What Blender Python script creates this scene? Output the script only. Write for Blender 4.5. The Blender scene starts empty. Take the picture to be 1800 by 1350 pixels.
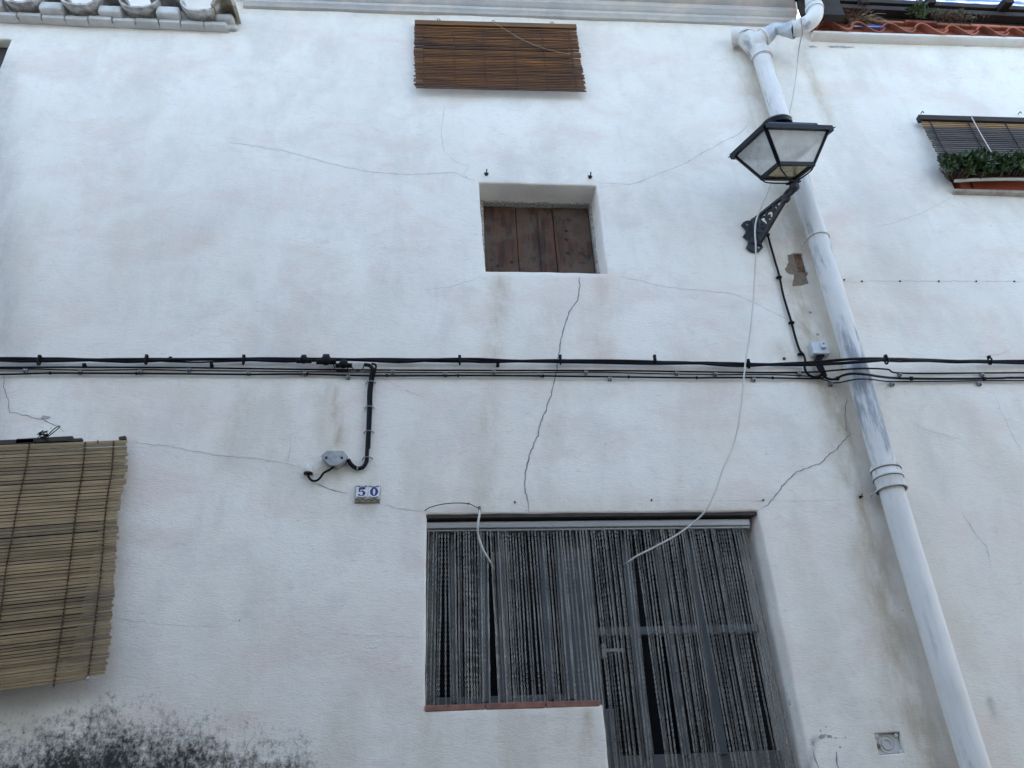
import bpy, bmesh, math, random
import numpy as np
from mathutils import Vector, Matrix, noise

random.seed(7); np.random.seed(7)
scene = bpy.context.scene
COL = scene.collection

# ------------------------------------------------------------------ camera
FPX, DIST, EYE = 1500.0, 3.6, 1.65          # focal length in photo pixels (1800 wide), metres to the facade, eye height
Zc = Vector((-131, 2475, -FPX)).normalized()
_s = .005; _dx = FPX*FPX/(131+2475*_s)
Xc = Vector((_dx, -_s*_dx, -FPX)).normalized()
Yc = Zc.cross(Xc)
ROT = Matrix((Xc, Yc, Zc))                   # camera axes -> world axes (facade = plane y 0, street towards -y)
CAM = Vector((0, -DIST, EYE))
cd = bpy.data.cameras.new('camera'); cam = bpy.data.objects.new('camera', cd); COL.objects.link(cam)
cam.matrix_world = Matrix.Translation(CAM) @ ROT.to_4x4()
cd.sensor_fit = 'HORIZONTAL'; cd.sensor_width = 36; cd.lens = 36*FPX/1800
cd.clip_start = .02; cd.clip_end = 2000
scene.camera = cam

# ------------------------------------------------------------------ sky, sun, exposure
SUN_EL, SUN_AZ = math.radians(27), math.radians(30)     # sun stands behind the house, to the right (azimuth from +y towards +x)
world = bpy.data.worlds.new('World'); scene.world = world; world.use_nodes = True
wn = world.node_tree.nodes; wl = world.node_tree.links; wn.clear()
sky = wn.new('ShaderNodeTexSky'); sky.sky_type = 'NISHITA'; sky.sun_disc = False
sky.sun_elevation = SUN_EL; sky.sun_rotation = SUN_AZ
sky.air_density = 1.0; sky.dust_density = 5.0; sky.ozone_density = .2; sky.altitude = 100
bg = wn.new('ShaderNodeBackground'); bg.inputs[1].default_value = .12
wo = wn.new('ShaderNodeOutputWorld'); wl.new(sky.outputs[0], bg.inputs[0]); wl.new(bg.outputs[0], wo.inputs[0])
sl = bpy.data.lights.new('sun', 'SUN'); sl.energy = 3.0; sl.angle = math.radians(.53); sl.color = (1, .95, .87)
sun = bpy.data.objects.new('sun', sl); COL.objects.link(sun)
_sd = Vector((math.sin(SUN_AZ)*math.cos(SUN_EL), math.cos(SUN_AZ)*math.cos(SUN_EL), math.sin(SUN_EL)))
sun.rotation_euler = _sd.to_track_quat('Z', 'Y').to_euler(); sun.location = _sd*40
vs = scene.view_settings
vs.view_transform = 'Standard'; vs.look = 'None'; vs.gamma = 1; vs.use_curve_mapping = False; vs.exposure = 2.98
scene.cycles.max_bounces = 8

# ------------------------------------------------------------------ pixel of the photograph -> point of the place
def ray(px, py): return ROT @ Vector((px-900, 675-py, -FPX))
def P(px, py, off=0.0):                       # on a plane parallel to the facade, off metres in front of it
    d = ray(px, py); return CAM + d*((DIST-off)/d.y)
def PZ(px, py, z):                            # at a given height
    d = ray(px, py); return CAM + d*((z-EYE)/d.z)
def disp(x, z):                               # unevenness of the plaster, metres towards the street
    return .0075*noise.noise((x*1.1, z*1.1, 3.1)) + .0028*noise.noise((x*4.3, z*4.3, 9.7)) + .0011*noise.noise((x*11, z*13, 2.2))
def W(px, py, off=0.0):                       # on the uneven wall
    p = P(px, py, off); p.y -= disp(p.x, p.z); return p

# ------------------------------------------------------------------ object helpers
PM = {}
def tag(o, label=None, cat=None, group=None, kind=None):
    if label: o['label'] = label
    if cat: o['category'] = cat
    if group: o['group'] = group
    if kind: o['kind'] = kind
    return o
def thing(name, label, cat, loc=(0, 0, 0), group=None):
    o = bpy.data.objects.new(name, None); o.empty_display_size = .1; COL.objects.link(o)
    o.location = loc; PM[o] = Matrix.Translation(Vector(loc))
    return tag(o, label, cat, group)
def link(o, parent=None):
    COL.objects.link(o)
    if parent is not None:
        o.parent = parent; o.matrix_parent_inverse = PM.get(parent, Matrix.Identity(4)).inverted()
    return o
def inst(name, me, mw, parent=None):          # an object sharing mesh data
    o = bpy.data.objects.new(name, me); link(o, parent); o.matrix_basis = mw; return o

class MB:
    def __init__(s): s.v = []; s.f = []
    def add(s, vs, fs):
        b = len(s.v); s.v += [tuple(v) for v in vs]; s.f += [tuple(b+i for i in f) for f in fs]; return s
    def box(s, lo, hi, M=None, bev=0.0):
        x0, y0, z0 = lo; x1, y1, z1 = hi
        if bev <= 0:
            vs = [Vector(c) for c in ((x0,y0,z0),(x1,y0,z0),(x1,y1,z0),(x0,y1,z0),(x0,y0,z1),(x1,y0,z1),(x1,y1,z1),(x0,y1,z1))]
            fs = [(0,3,2,1),(4,5,6,7),(0,1,5,4),(1,2,6,5),(2,3,7,6),(3,0,4,7)]
        else:
            bm = bmesh.new(); bmesh.ops.create_cube(bm, size=1)
            for v in bm.verts: v.co = Vector(((x0+x1)/2+v.co.x*(x1-x0), (y0+y1)/2+v.co.y*(y1-y0), (z0+z1)/2+v.co.z*(z1-z0)))
            bmesh.ops.bevel(bm, geom=bm.edges[:], offset=bev, segments=2, affect='EDGES', profile=.5)
            bm.verts.index_update(); vs = [v.co.copy() for v in bm.verts]; fs = [tuple(v.index for v in f.verts) for f in bm.faces]; bm.free()
        if M is not None: vs = [M @ v for v in vs]
        return s.add(vs, fs)
    def beam(s, a, b, w, h, up=(0, 0, 1)):    # square bar from a to b
        a = Vector(a); b = Vector(b); d = (b-a).normalized(); u = Vector(up); u = (u-d*u.dot(d)).normalized(); r = d.cross(u)
        vs = [p+r*(w/2*i)+u*(h/2*j) for p in (a, b) for i, j in ((-1,-1),(1,-1),(1,1),(-1,1))]
        return s.add(vs, [(0,1,2,3),(7,6,5,4),(0,4,5,1),(1,5,6,2),(2,6,7,3),(3,7,4,0)])
    def tube(s, pts, r, n=8, cap=True, close=False):
        pts = [Vector(p) for p in pts]; N = len(pts)
        rs = r if isinstance(r, (list, tuple)) else [r]*N
        vs = []; prev = None
        for i, p in enumerate(pts):
            a = pts[(i-1) % N] if (i or close) else p; c = pts[(i+1) % N] if (i < N-1 or close) else p
            d = (c-a).normalized() if (c-a).length > 1e-9 else Vector((0, 0, 1))
            if prev is None:
                u = d.orthogonal().normalized()
            else:
                u = prev-d*prev.dot(d); u = u.normalized() if u.length > 1e-6 else d.orthogonal().normalized()
            prev = u; w = d.cross(u)
            vs += [p+(u*math.cos(2*math.pi*k/n)+w*math.sin(2*math.pi*k/n))*rs[i] for k in range(n)]
        fs = []
        for i in range(N if close else N-1):
            j = (i+1) % N
            fs += [(i*n+k, i*n+(k+1) % n, j*n+(k+1) % n, j*n+k) for k in range(n)]
        if cap and not close: fs += [tuple(range(n-1, -1, -1)), tuple((N-1)*n+k for k in range(n))]
        return s.add(vs, fs)
    def lathe(s, prof, M, n=16):              # prof (radius, height) pairs
        vs = [M @ Vector((r*math.cos(2*math.pi*k/n), r*math.sin(2*math.pi*k/n), h)) for r, h in prof for k in range(n)]
        fs = [(i*n+k, i*n+(k+1) % n, (i+1)*n+(k+1) % n, (i+1)*n+k) for i in range(len(prof)-1) for k in range(n)]
        fs += [tuple(range(n-1, -1, -1)), tuple((len(prof)-1)*n+k for k in range(n))]
        return s.add(vs, fs)
    def prism(s, poly, off):                  # closed outline of points extruded by a vector
        poly = [Vector(p) for p in poly]; off = Vector(off); n = len(poly)
        return s.add(poly+[p+off for p in poly], [tuple(range(n)), tuple(range(2*n-1, n-1, -1))]+[(i, i+n, (i+1) % n+n, (i+1) % n) for i in range(n)])
    def build(s, name, mat, parent=None, smooth=False, angle=35):
        me = s.mesh(name, mat, smooth, angle)
        return link(bpy.data.objects.new(name, me), parent)
    def mesh(s, name, mat, smooth=False, angle=35):
        me = bpy.data.meshes.new(name); me.from_pydata([tuple(v) for v in s.v], [], s.f); me.validate(); me.update()
        bm = bmesh.new(); bm.from_mesh(me); bmesh.ops.recalc_face_normals(bm, faces=bm.faces); bm.to_mesh(me); bm.free()
        if mat: me.materials.append(mat)
        if smooth:
            me.polygons.foreach_set('use_smooth', [True]*len(me.polygons)); me.set_sharp_from_angle(angle=math.radians(angle))
        return me

def spline(pts, sub=8):                       # Catmull-Rom through points
    pts = [Vector(p) for p in pts]; out = []
    q = [pts[0]*2-pts[1]]+pts+[pts[-1]*2-pts[-2]]
    for i in range(1, len(q)-2):
        a, b, c, d = q[i-1:i+3]
        for k in range(sub):
            t = k/sub
            out.append(.5*((2*b)+(c-a)*t+(2*a-5*b+4*c-d)*t*t+(3*b-a-3*c+d)*t**3))
    return out+[pts[-1]]

# ------------------------------------------------------------------ materials
def nodes(name):
    m = bpy.data.materials.new(name); m.use_nodes = True; nt = m.node_tree
    return m, nt, nt.nodes['Principled BSDF'], nt.nodes, nt.links
def mixrgb(nt, fac, a, b, blend='MIX'):
    n = nt.nodes.new('ShaderNodeMix'); n.data_type = 'RGBA'; n.blend_type = blend
    for k, v in ((0, fac), (6, a), (7, b)):
        if hasattr(v, 'links'): nt.links.new(v, n.inputs[k])
        elif k and len(v) == 3: n.inputs[k].default_value = (*v, 1)
        else: n.inputs[k].default_value = v
    return n.outputs[2]
def mth(nt, op, a, b=0.0, c=None, clamp=False):
    n = nt.nodes.new('ShaderNodeMath'); n.operation = op; n.use_clamp = clamp
    for k, v in enumerate((a, b) if c is None else (a, b, c)):
        if hasattr(v, 'links'): nt.links.new(v, n.inputs[k])
        else: n.inputs[k].default_value = v
    return n.outputs[0]
def ramp(nt, fac, lo, hi, a=0.0, b=1.0, smooth=True):
    n = nt.nodes.new('ShaderNodeMapRange'); n.interpolation_type = 'SMOOTHSTEP' if smooth else 'LINEAR'
    nt.links.new(fac, n.inputs[0])
    for k, v in zip((1, 2, 3, 4), (lo, hi, a, b)): n.inputs[k].default_value = v
    return n.outputs[0]
def nz(nt, scale, detail=4, rough=.55, stretch=None, dist=0.0):   # noise over world position
    g = nt.nodes.new('ShaderNodeNewGeometry'); src = g.outputs['Position']
    if stretch:
        mp = nt.nodes.new('ShaderNodeMapping'); mp.inputs['Scale'].default_value = stretch; nt.links.new(src, mp.inputs[0]); src = mp.outputs[0]
    n = nt.nodes.new('ShaderNodeTexNoise'); n.inputs['Scale'].default_value = scale; n.inputs['Detail'].default_value = detail
    n.inputs['Roughness'].default_value = rough; n.inputs['Distortion'].default_value = dist
    nt.links.new(src, n.inputs['Vector']); return n.outputs['Fac']
def bump(nt, bs, h, strength, distance):
    b = nt.nodes.new('ShaderNodeBump'); b.inputs['Strength'].default_value = strength; b.inputs['Distance'].default_value = distance
    nt.links.new(h, b.inputs['Height']); nt.links.new(b.outputs[0], bs.inputs['Normal'])
def mat(name, col, rough=.6, metal=0.0, var=.25, scale=6, col2=None, bmp=0.0, bscale=60, rand=0.0, stretch=None, spec=.5):
    m, nt, bs, N, L = nodes(name)
    c2 = col2 or tuple(c*(1-var) for c in col)
    o = mixrgb(nt, ramp(nt, nz(nt, scale, 5, .6, stretch), .32, .68), col, c2)
    if rand:
        oi = N.new('ShaderNodeObjectInfo')
        hs = N.new('ShaderNodeHueSaturation'); L.new(o, hs.inputs['Color'])
        L.new(mth(nt, 'MULTIPLY_ADD', oi.outputs['Random'], rand, 1-rand/2), hs.inputs['Value']); o = hs.outputs[0]
    L.new(o, bs.inputs['Base Color']); bs.inputs['Roughness'].default_value = rough; bs.inputs['Metallic'].default_value = metal
    bs.inputs['Specular IOR Level'].default_value = spec
    if bmp: bump(nt, bs, nz(nt, bscale, 5, .6, stretch), bmp, .004)
    return m

def plaster(name, use_attr=True, base=(.885, .845, .755), seed=0.0):
    m, nt, bs, N, L = nodes(name)
    big = nz(nt, .9, 5, .6); mid = nz(nt, 3.2, 6, .65, (1, 1, .75)); streak = nz(nt, 9, 5, .6, (1.6, 1, .22))
    fine = nz(nt, 55, 6, .68, (.5, 1, 1.45), 1.3); grit = nz(nt, 210, 3, .6)
    c = mixrgb(nt, ramp(nt, big, .38, .66), base, (base[0]*.93, base[1]*.915, base[2]*.91))
    big2 = nz(nt, 1.9, 8, .68, (1, 1, 1.5), .4); big3 = nz(nt, 1.3, 6, .6, (1.6, 1, .8), .3); stroke = nz(nt, 13, 4, .6, (.7, 1, 1.3), 1.6)
    c = mixrgb(nt, mth(nt, 'MULTIPLY', ramp(nt, big2, .45, .66), .72), c, (.79, .675, .595))
    c = mixrgb(nt, mth(nt, 'MULTIPLY', ramp(nt, big3, .48, .68), .50), c, (.66, .605, .51))
    c = mixrgb(nt, mth(nt, 'MULTIPLY', ramp(nt, mid, .46, .74), .55), c, (.68, .635, .585))
    c = mixrgb(nt, mth(nt, 'MULTIPLY', ramp(nt, stroke, .56, .72), .22), c, (.58, .57, .56))
    c = mixrgb(nt, mth(nt, 'MULTIPLY', ramp(nt, streak, .54, .8), .28), c, (.62, .60, .57))
    c = mixrgb(nt, mth(nt, 'MULTIPLY', ramp(nt, fine, .60, .80), .30), c, (.56, .55, .54))
    fleck = nz(nt, 95, 3, .6, (.28, 1, 1.5), .8)
    c = mixrgb(nt, mth(nt, 'MULTIPLY', ramp(nt, fleck, .63, .74), .55), c, (.46, .445, .42))
    if use_attr:
        at = N.new('ShaderNodeAttribute'); at.attribute_name = 'stain_shade'
        sp = N.new('ShaderNodeSeparateColor'); L.new(at.outputs['Color'], sp.inputs[0])
        n1 = nz(nt, 7, 6, .7, (1.3, 1, .5))
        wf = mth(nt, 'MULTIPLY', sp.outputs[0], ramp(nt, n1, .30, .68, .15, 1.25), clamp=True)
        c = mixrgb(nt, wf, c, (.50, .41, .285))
        gf = mth(nt, 'MULTIPLY', sp.outputs[2], ramp(nt, n1, .3, .7, .5, 1.2), clamp=True)
        c = mixrgb(nt, gf, c, (.34, .33, .32))
        # black mould: speckles that close up towards the bottom
        mo = nz(nt, 46, 8, .78, (1, 1, .8)); mo2 = nz(nt, 7, 5, .6)
        t = mth(nt, 'ADD', mth(nt, 'MULTIPLY', mo, 1.35), mth(nt, 'MULTIPLY', mo2, .75))
        t = mth(nt, 'ADD', t, mth(nt, 'MULTIPLY', sp.outputs[1], .60))
        mf = mth(nt, 'MULTIPLY', ramp(nt, t, 1.14, 1.62, 0, .97), ramp(nt, sp.outputs[1], .0, .12), clamp=True)
        c = mixrgb(nt, mf, c, (.018, .018, .017))
    # tiny dark pits
    vo = N.new('ShaderNodeTexVoronoi'); vo.inputs['Scale'].default_value = 5.5; g = N.new('ShaderNodeNewGeometry')
    L.new(g.outputs['Position'], vo.inputs['Vector'])
    pit = mth(nt, 'LESS_THAN', vo.outputs['Distance'], .022)
    c = mixrgb(nt, mth(nt, 'MULTIPLY', pit, ramp(nt, nz(nt, 3.3, 2), .52, .6)), c, (.18, .17, .16))
    L.new(c, bs.inputs['Base Color']); bs.inputs['Roughness'].default_value = .9; bs.inputs['Specular IOR Level'].default_value = .2
    h = mth(nt, 'ADD', mth(nt, 'MULTIPLY', fine, .9), mth(nt, 'MULTIPLY', grit, .35))
    h = mth(nt, 'ADD', mth(nt, 'ADD', h, mth(nt, 'MULTIPLY', mid, 1.6)), mth(nt, 'MULTIPLY', stroke, .55))
    bump(nt, bs, h, .50, .007)
    return m

M = {}
M['wall'] = plaster('whitewashed_plaster')
M['wall_right'] = plaster('neighbour_plaster', base=(.86, .83, .745))
M['trim'] = plaster('whitewash_trim', False, base=(.76, .75, .72))
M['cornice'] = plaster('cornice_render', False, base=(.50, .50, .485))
M['opposite'] = mat('opposite_render', (.08, .105, .14), .9, var=.2, scale=1.5)  # dark bluish tone set to dim and cool the light bounced back
M['ground'] = mat('street_paving', (.06, .06, .062), .9, var=.3, scale=3, bmp=.3)
M['step'] = mat('step_stone', (.33, .31, .29), .85, var=.25, scale=5, bmp=.3)
M['crack'] = mat('crack_shadow', (.38, .37, .36), .95, var=.45, scale=30, spec=.1)
M['crack_faint'] = mat('hairline_crack', (.64, .635, .625), .95, var=.4, scale=30, spec=.1)
M['black'] = mat('black_cable_sheath', (.004, .004, .006), .6, var=.3, scale=20, spec=.2)
M['iron'] = mat('black_painted_iron', (.004, .005, .010), .45, var=.5, scale=40, bmp=.15, spec=.3)
M['castiron'] = mat('weathered_cast_iron', (.030, .033, .040), .6, var=.5, scale=45, col2=(.012, .013, .016), bmp=.35)
M['cap_blue'] = mat('dark_blue_sheet', (.025, .055, .11), .4, var=.3, scale=12)
M['white_cable'] = mat('white_cable_sheath', (.60, .58, .53), .55, var=.15, scale=10)
M['galv'] = mat('galvanised_clip', (.35, .36, .37), .45, metal=.6, var=.4, scale=60)
M['plastic'] = mat('pale_grey_plastic', (.60, .62, .64), .5, var=.12, scale=20)
M['cover'] = mat('grey_painted_cover', (.40, .41, .41), .6, var=.3, scale=40, bmp=.25)
M['rust'] = mat('rusty_iron', (.05, .04, .035), .8, var=.6, scale=60)
M['grey_metal'] = mat('grey_lacquered_frame', (.13, .145, .155), .45, var=.2, scale=5)
M['chain'] = mat('aluminium_chain', (.35, .34, .315), .38, metal=.7, var=.35, scale=9)
M['rail'] = mat('aluminium_rail', (.42, .42, .41), .42, metal=.6, var=.25, scale=8, stretch=(.2, 1, 4))
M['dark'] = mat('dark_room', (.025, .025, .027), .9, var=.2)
M['lintel'] = mat('dark_wood_lintel', (.05, .04, .033), .8, var=.4, scale=14)
M['sill'] = mat('terracotta_sill', (.30, .13, .085), .75, var=.4, scale=25, col2=(.16, .08, .06), bmp=.25)
M['tile_red'] = mat('red_roof_tile', (.43, .135, .07), .8, var=.4, scale=9, col2=(.24, .08, .05), bmp=.35, rand=.35)
M['tile_white'] = mat('limewashed_roof_tile', (.62, .60, .56), .9, var=.5, scale=18, col2=(.28, .25, .23), bmp=.5, rand=.2)
M['tile_ochre'] = mat('ochre_roof_tile', (.46, .39, .29), .9, var=.4, scale=14, bmp=.4)
M['mortar'] = mat('limewash_mortar', (.66, .655, .63), .9, var=.22, scale=12, bmp=.4)
M['brick_white'] = mat('limewashed_brick', (.64, .64, .62), .9, var=.15, scale=10, bmp=.3, rand=.12)
M['peel'] = mat('bare_brick_and_mortar', (.24, .15, .09), .95, var=.4, scale=40, col2=(.10, .06, .038), bmp=.6)
M['peel_edge'] = mat('old_ochre_mortar', (.235, .175, .125), .95, var=.3, scale=30, bmp=.5)
M['slate'] = mat('blackened_shutter', (.045, .03, .025), .7, var=.4, scale=8)
M['redbrown'] = mat('red_brown_shutter', (.12, .03, .02), .6, var=.4, scale=8)
M['tie'] = mat('tarred_wood', (.03, .022, .018), .8, var=.4, scale=10)

def wood(name, a, b, c, rand=.4, stretch=(1, 1, .12), sc=28, rough=.8, knots=True):
    patch = (5, .45, .62, None) if knots else (2.6, .46, .80, (1, 1, 2.2))
    m, nt, bs, N, L = nodes(name)
    g = nz(nt, sc, 6, .65, stretch, .6); p = nz(nt, patch[0], 6, .7, patch[3])
    o = mixrgb(nt, ramp(nt, g, .3, .7), a, b)
    o = mixrgb(nt, ramp(nt, p, patch[1], patch[2]), o, c)
    if knots: o = mixrgb(nt, mth(nt, 'MULTIPLY', ramp(nt, nz(nt, 14, 3), .60, .68), .85), o, tuple(x*.35 for x in c))
    oi = N.new('ShaderNodeObjectInfo'); hs = N.new('ShaderNodeHueSaturation'); L.new(o, hs.inputs['Color'])
    L.new(mth(nt, 'MULTIPLY_ADD', oi.outputs['Random'], rand, 1-rand/2), hs.inputs['Value'])
    L.new(hs.outputs[0], bs.inputs['Base Color']); bs.inputs['Roughness'].default_value = rough
    bump(nt, bs, g, .5, .003)
    return m
M['plank'] = wood('weathered_plank', (.100, .040, .017), (.016, .008, .005), (.085, .056, .037), .6)
M['frame_white'] = mat('peeling_white_frame', (.50, .48, .43), .85, var=.5, scale=70, col2=(.22, .18, .14), bmp=.4)
M['bamboo_brown'] = wood('stained_bamboo', (.20, .074, .010), (.085, .030, .006), (.016, .010, .007), 1.1, (.12, 1, 1), 30, .6, False)
M['bamboo_head'] = wood('stained_batten', (.19, .085, .016), (.12, .050, .011), (.08, .034, .010), .1, (.12, 1, 1), 30, .55, False)
M['bamboo_pale'] = wood('straw_bamboo', (.30, .215, .105), (.205, .14, .065), (.13, .09, .048), .5, (.10, 1, 1), 26, .6, False)
M['bamboo_grey'] = wood('greyed_bamboo', (.11, .095, .085), (.06, .052, .05), (.035, .03, .03), .6, (.12, 1, 1), 30, .7, False)
M['bamboo_warm'] = wood('ochre_bamboo', (.40, .25, .11), (.26, .15, .07), (.18, .11, .06), .3, (.12, 1, 1), 30, .7, False)
M['cord'] = mat('brown_cord', (.09, .045, .022), .9, var=.4, scale=50)
M['cord_light'] = mat('twine', (.42, .34, .22), .9, var=.3, scale=50)
M['planter'] = mat('red_plastic_planter', (.34, .075, .032), .5, var=.25, scale=6)
M['stone_sill'] = mat('concrete_sill', (.46, .41, .36), .9, var=.3, scale=20, bmp=.4)
M['leaf'] = mat('glossy_leaf', (.052, .085, .022), .45, var=.5, scale=24, col2=(.02, .042, .012))
M['leaf2'] = mat('weed_leaf', (.06, .10, .025), .6, var=.5, scale=30)
M['straw'] = mat('dry_weed', (.24, .12, .07), .9, var=.5, scale=22, col2=(.10, .045, .03))
M['lichen'] = mat('dry_moss', (.15, .13, .085), .95, var=.5, scale=40, bmp=.6)
M['white_tile'] = mat('glazed_white_tile', (.74, .74, .75), .18, var=.06, scale=20)
M['cobalt'] = mat('cobalt_glaze', (.012, .025, .19), .25, var=.2, scale=40)
M['brown_glaze'] = mat('brown_glaze', (.045, .03, .02), .3, var=.3, scale=40)
M['ochre_glaze'] = mat('ochre_glaze', (.42, .33, .19), .4, var=.3, scale=40)

def pipe_material():
    m, nt, bs, N, L = nodes('whitewashed_pipe')
    a = nz(nt, 14, 6, .7, (1, 1, .12)); b = nz(nt, 3.5, 5, .65, (1, 1, .5)); side = N.new('ShaderNodeNewGeometry')
    sx = N.new('ShaderNodeSeparateXYZ'); L.new(side.outputs['Normal'], sx.inputs[0])
    c = mixrgb(nt, ramp(nt, b, .35, .7), (.76, .74, .70), (.66, .65, .62))
    f = mth(nt, 'MULTIPLY', ramp(nt, a, .47, .62), ramp(nt, nz(nt, 4.5, 5, .7, (1, 1, .35)), .46, .62))
    c = mixrgb(nt, mth(nt, 'MULTIPLY', f, .85), c, (.22, .25, .29))
    c = mixrgb(nt, mth(nt, 'MULTIPLY', ramp(nt, nz(nt, 2.4, 4, .6), .55, .75), .35), c, (.52, .47, .40))
    c = mixrgb(nt, mth(nt, 'MULTIPLY', ramp(nt, nz(nt, 38, 5, .7, (1, 1, .10)), .50, .70), .40), c, (.50, .52, .54))
    L.new(c, bs.inputs['Base Color']); bs.inputs['Roughness'].default_value = .85
    bump(nt, bs, nz(nt, 24, 5, .65, (1, 1, .25)), .5, .005); return m
M['pipe'] = pipe_material()
M['joint'] = mat('dirty_pipe_joint', (.17, .175, .18), .9, var=.4, scale=40)
M['pipe_wrap'] = mat('twisted_plastic_wrap', (.56, .60, .64), .35, var=.25, scale=14)

def glass(name, tint, haze, hazecol):
    m, nt, bs, N, L = nodes(name)
    tr = N.new('ShaderNodeBsdfTransparent'); tr.inputs[0].default_value = (*tint, 1)
    bs.inputs['Roughness'].default_value = .25
    L.new(mixrgb(nt, ramp(nt, nz(nt, 11, 5, .6), .35, .7), hazecol, tuple(c*.8 for c in hazecol)), bs.inputs['Base Color'])
    mx = N.new('ShaderNodeMixShader')
    L.new(ramp(nt, nz(nt, 6, 5, .6), .3, .7, haze*.8, min(1, haze*1.2)), mx.inputs[0])
    L.new(tr.outputs[0], mx.inputs[1]); L.new(bs.outputs[0], mx.inputs[2]); L.new(mx.outputs[0], N['Material Output'].inputs[0])
    return m
M['lamp_glass'] = glass('dusty_lamp_glass', (.97, .98, .98), .34, (.90, .90, .88))
M['lamp_glass_base'] = glass('yellowed_lamp_glass', (.88, .82, .66), .40, (.60, .52, .36))
def window_glass():
    m, nt, bs, N, L = nodes('dark_window_glass')
    bs.inputs['Base Color'].default_value = (.006, .007, .010, 1); bs.inputs['Roughness'].default_value = .3; bs.inputs['Specular IOR Level'].default_value = .12
    bump(nt, bs, nz(nt, 3, 2), .1, .004); return m
M['glass'] = window_glass()
def blue_sheet():  # streaky blue and white of the sky, painted on a sheet
    m, nt, bs, N, L = nodes('sky_blue_sheet')
    a = nz(nt, 22, 3, .6, (.12, 1, 1.6)); o = mixrgb(nt, ramp(nt, a, .45, .6), (.03, .10, .42), (.55, .62, .75))
    L.new(o, bs.inputs['Base Color']); tl = N.new('ShaderNodeBsdfTranslucent'); L.new(o, tl.inputs[0])
    mx = N.new('ShaderNodeMixShader'); mx.inputs[0].default_value = .2
    L.new(bs.outputs[0], mx.inputs[1]); L.new(tl.outputs[0], mx.inputs[2]); L.new(mx.outputs[0], N['Material Output'].inputs[0]); return m
M['blue'] = blue_sheet()

# ================================================================== THE SETTING
g = MB(); g.add([(-300, -300, 0), (300, -300, 0), (300, 300, 0), (-300, 300, 0)], [(0, 1, 2, 3)])
tag(g.build('street', M['ground']), kind='structure')
def opposite(x0, x1, h, y):  # unseen blocks behind the camera, sized and darkened to shade the lower wall
    b = MB(); b.box((x0, y-6, -.2), (x1, y, h)); b.prism([(x0-.2, y+.35, h-.12), (x0-.2, y+.35, h), (x0-.2, y-3, h+1.2), (x0-.2, y-6.3, h), (x0-.2, y-6.3, h-.12)], (x1-x0+.4, 0, 0))
    return b
tag(opposite(-16, 1.6, 7.4, -4.7).build('unseen_opposite_building', M['opposite']), kind='structure')
tag(opposite(2.0, 16, 6.0, -5.0).build('unseen_opposite_building', M['opposite']), kind='structure')

# ------------------------------------------------------------------ plastered wall sheet with openings
STREAKS = [  # photo points from top to bottom, half width (m), strength ; warm water stains, plus the painted shadow of the cables
    ([(882, 495), (874, 560), (866, 640)], .055, .34), ([(862, 690), (855, 780), (848, 885)], .06, .24),
    ([(1062, 500), (1062, 570), (1060, 640)], .07, .22), ([(960, 600), (960, 640)], .22, .10),
    ([(583, 685), (588, 725), (597, 775)], .030, .50), ([(560, 690), (575, 790)], .07, .2), ([(432, 690), (415, 750), (400, 810)], .05, .22),
    ([(500, 680), (495, 720)], .04, .2), ([(325, 690), (318, 720)], .05, .12),
    ([(1308, 100), (1345, 250), (1388, 430)], .09, .34), ([(1372, 430), (1400, 520), (1432, 600), (1462, 690)], .10, .50),
    ([(1460, 690), (1480, 760), (1502, 840)], .08, .50), ([(1512, 876), (1522, 925), (1535, 985)], .028, .62),
    ([(1530, 960), (1560, 1080), (1600, 1220), (1640, 1350)], .11, .46), ([(1500, 830), (1540, 880)], .07, .5),
    ([(1408, 85), (1432, 150), (1458, 215)], .035, .42), ([(1440, 480), (1640, 540)], .12, .10),
    ([(1033, 1255), (1036, 1350)], .03, .45), ([(760, 1262), (760, 1345)], .05, .22), ([(900, 1258), (900, 1345)], .30, .14), ([(990, 1258), (985, 1300)], .05, .2),
    ([(585, 780), (583, 830)], .07, .34), ([(640, 850), (642, 885)], .06, .22), ([(1375, 615), (1400, 640)], .06, .35),
    ([(760, 870), (1000, 885), (1330, 885)], .05, .14), ([(1320, 440), (1335, 500)], .06, .14), ([(1340, 1140), (1390, 1320)], .05, .16),
    ([(1500, 560), (1800, 570)], .10, .10), ([(1560, 1265), (1560, 1300)], .10, .3), ([(40, 1230), (45, 1290)], .05, .18), ([(0, 648), (900, 650), (1800, 652)], .022, .22),  # level band under the cables: mostly their shadow, painted into the colour
    ([(1250, 660), (1260, 760)], .10, .10), ([(300, 440), (310, 520)], .3, .07), ([(1300, 60), (1330, 90)], .05, .5), ([(420, 20), (1290, 46)], .03, .16), ([(1420, 82), (1800, 86)], .02, .14)]
GREYS = [([(0, 120), (0, 620)], .10, .30), ([(0, 660), (5, 770)], .06, .25), ([(440, 360), (300, 420)], .12, .08), ([(1620, 900), (1560, 1000)], .10, .10),
         ([(1600, 720), (1660, 860)], .06, .12), ([(1430, 1300), (1425, 1350)], .012, .5), ([(1740, 1230), (1752, 1260)], .012, .6), ([(640, 870), (645, 880)], .07, .15)]
MB_X = [-60, 0, 60, 100, 150, 200, 240, 280, 320, 350, 385, 420, 470, 520, 580, 660]
MB_Y = [1312, 1300, 1283, 1262, 1252, 1250, 1262, 1262, 1264, 1270, 1295, 1295, 1300, 1325, 1375, 1440]
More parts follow.
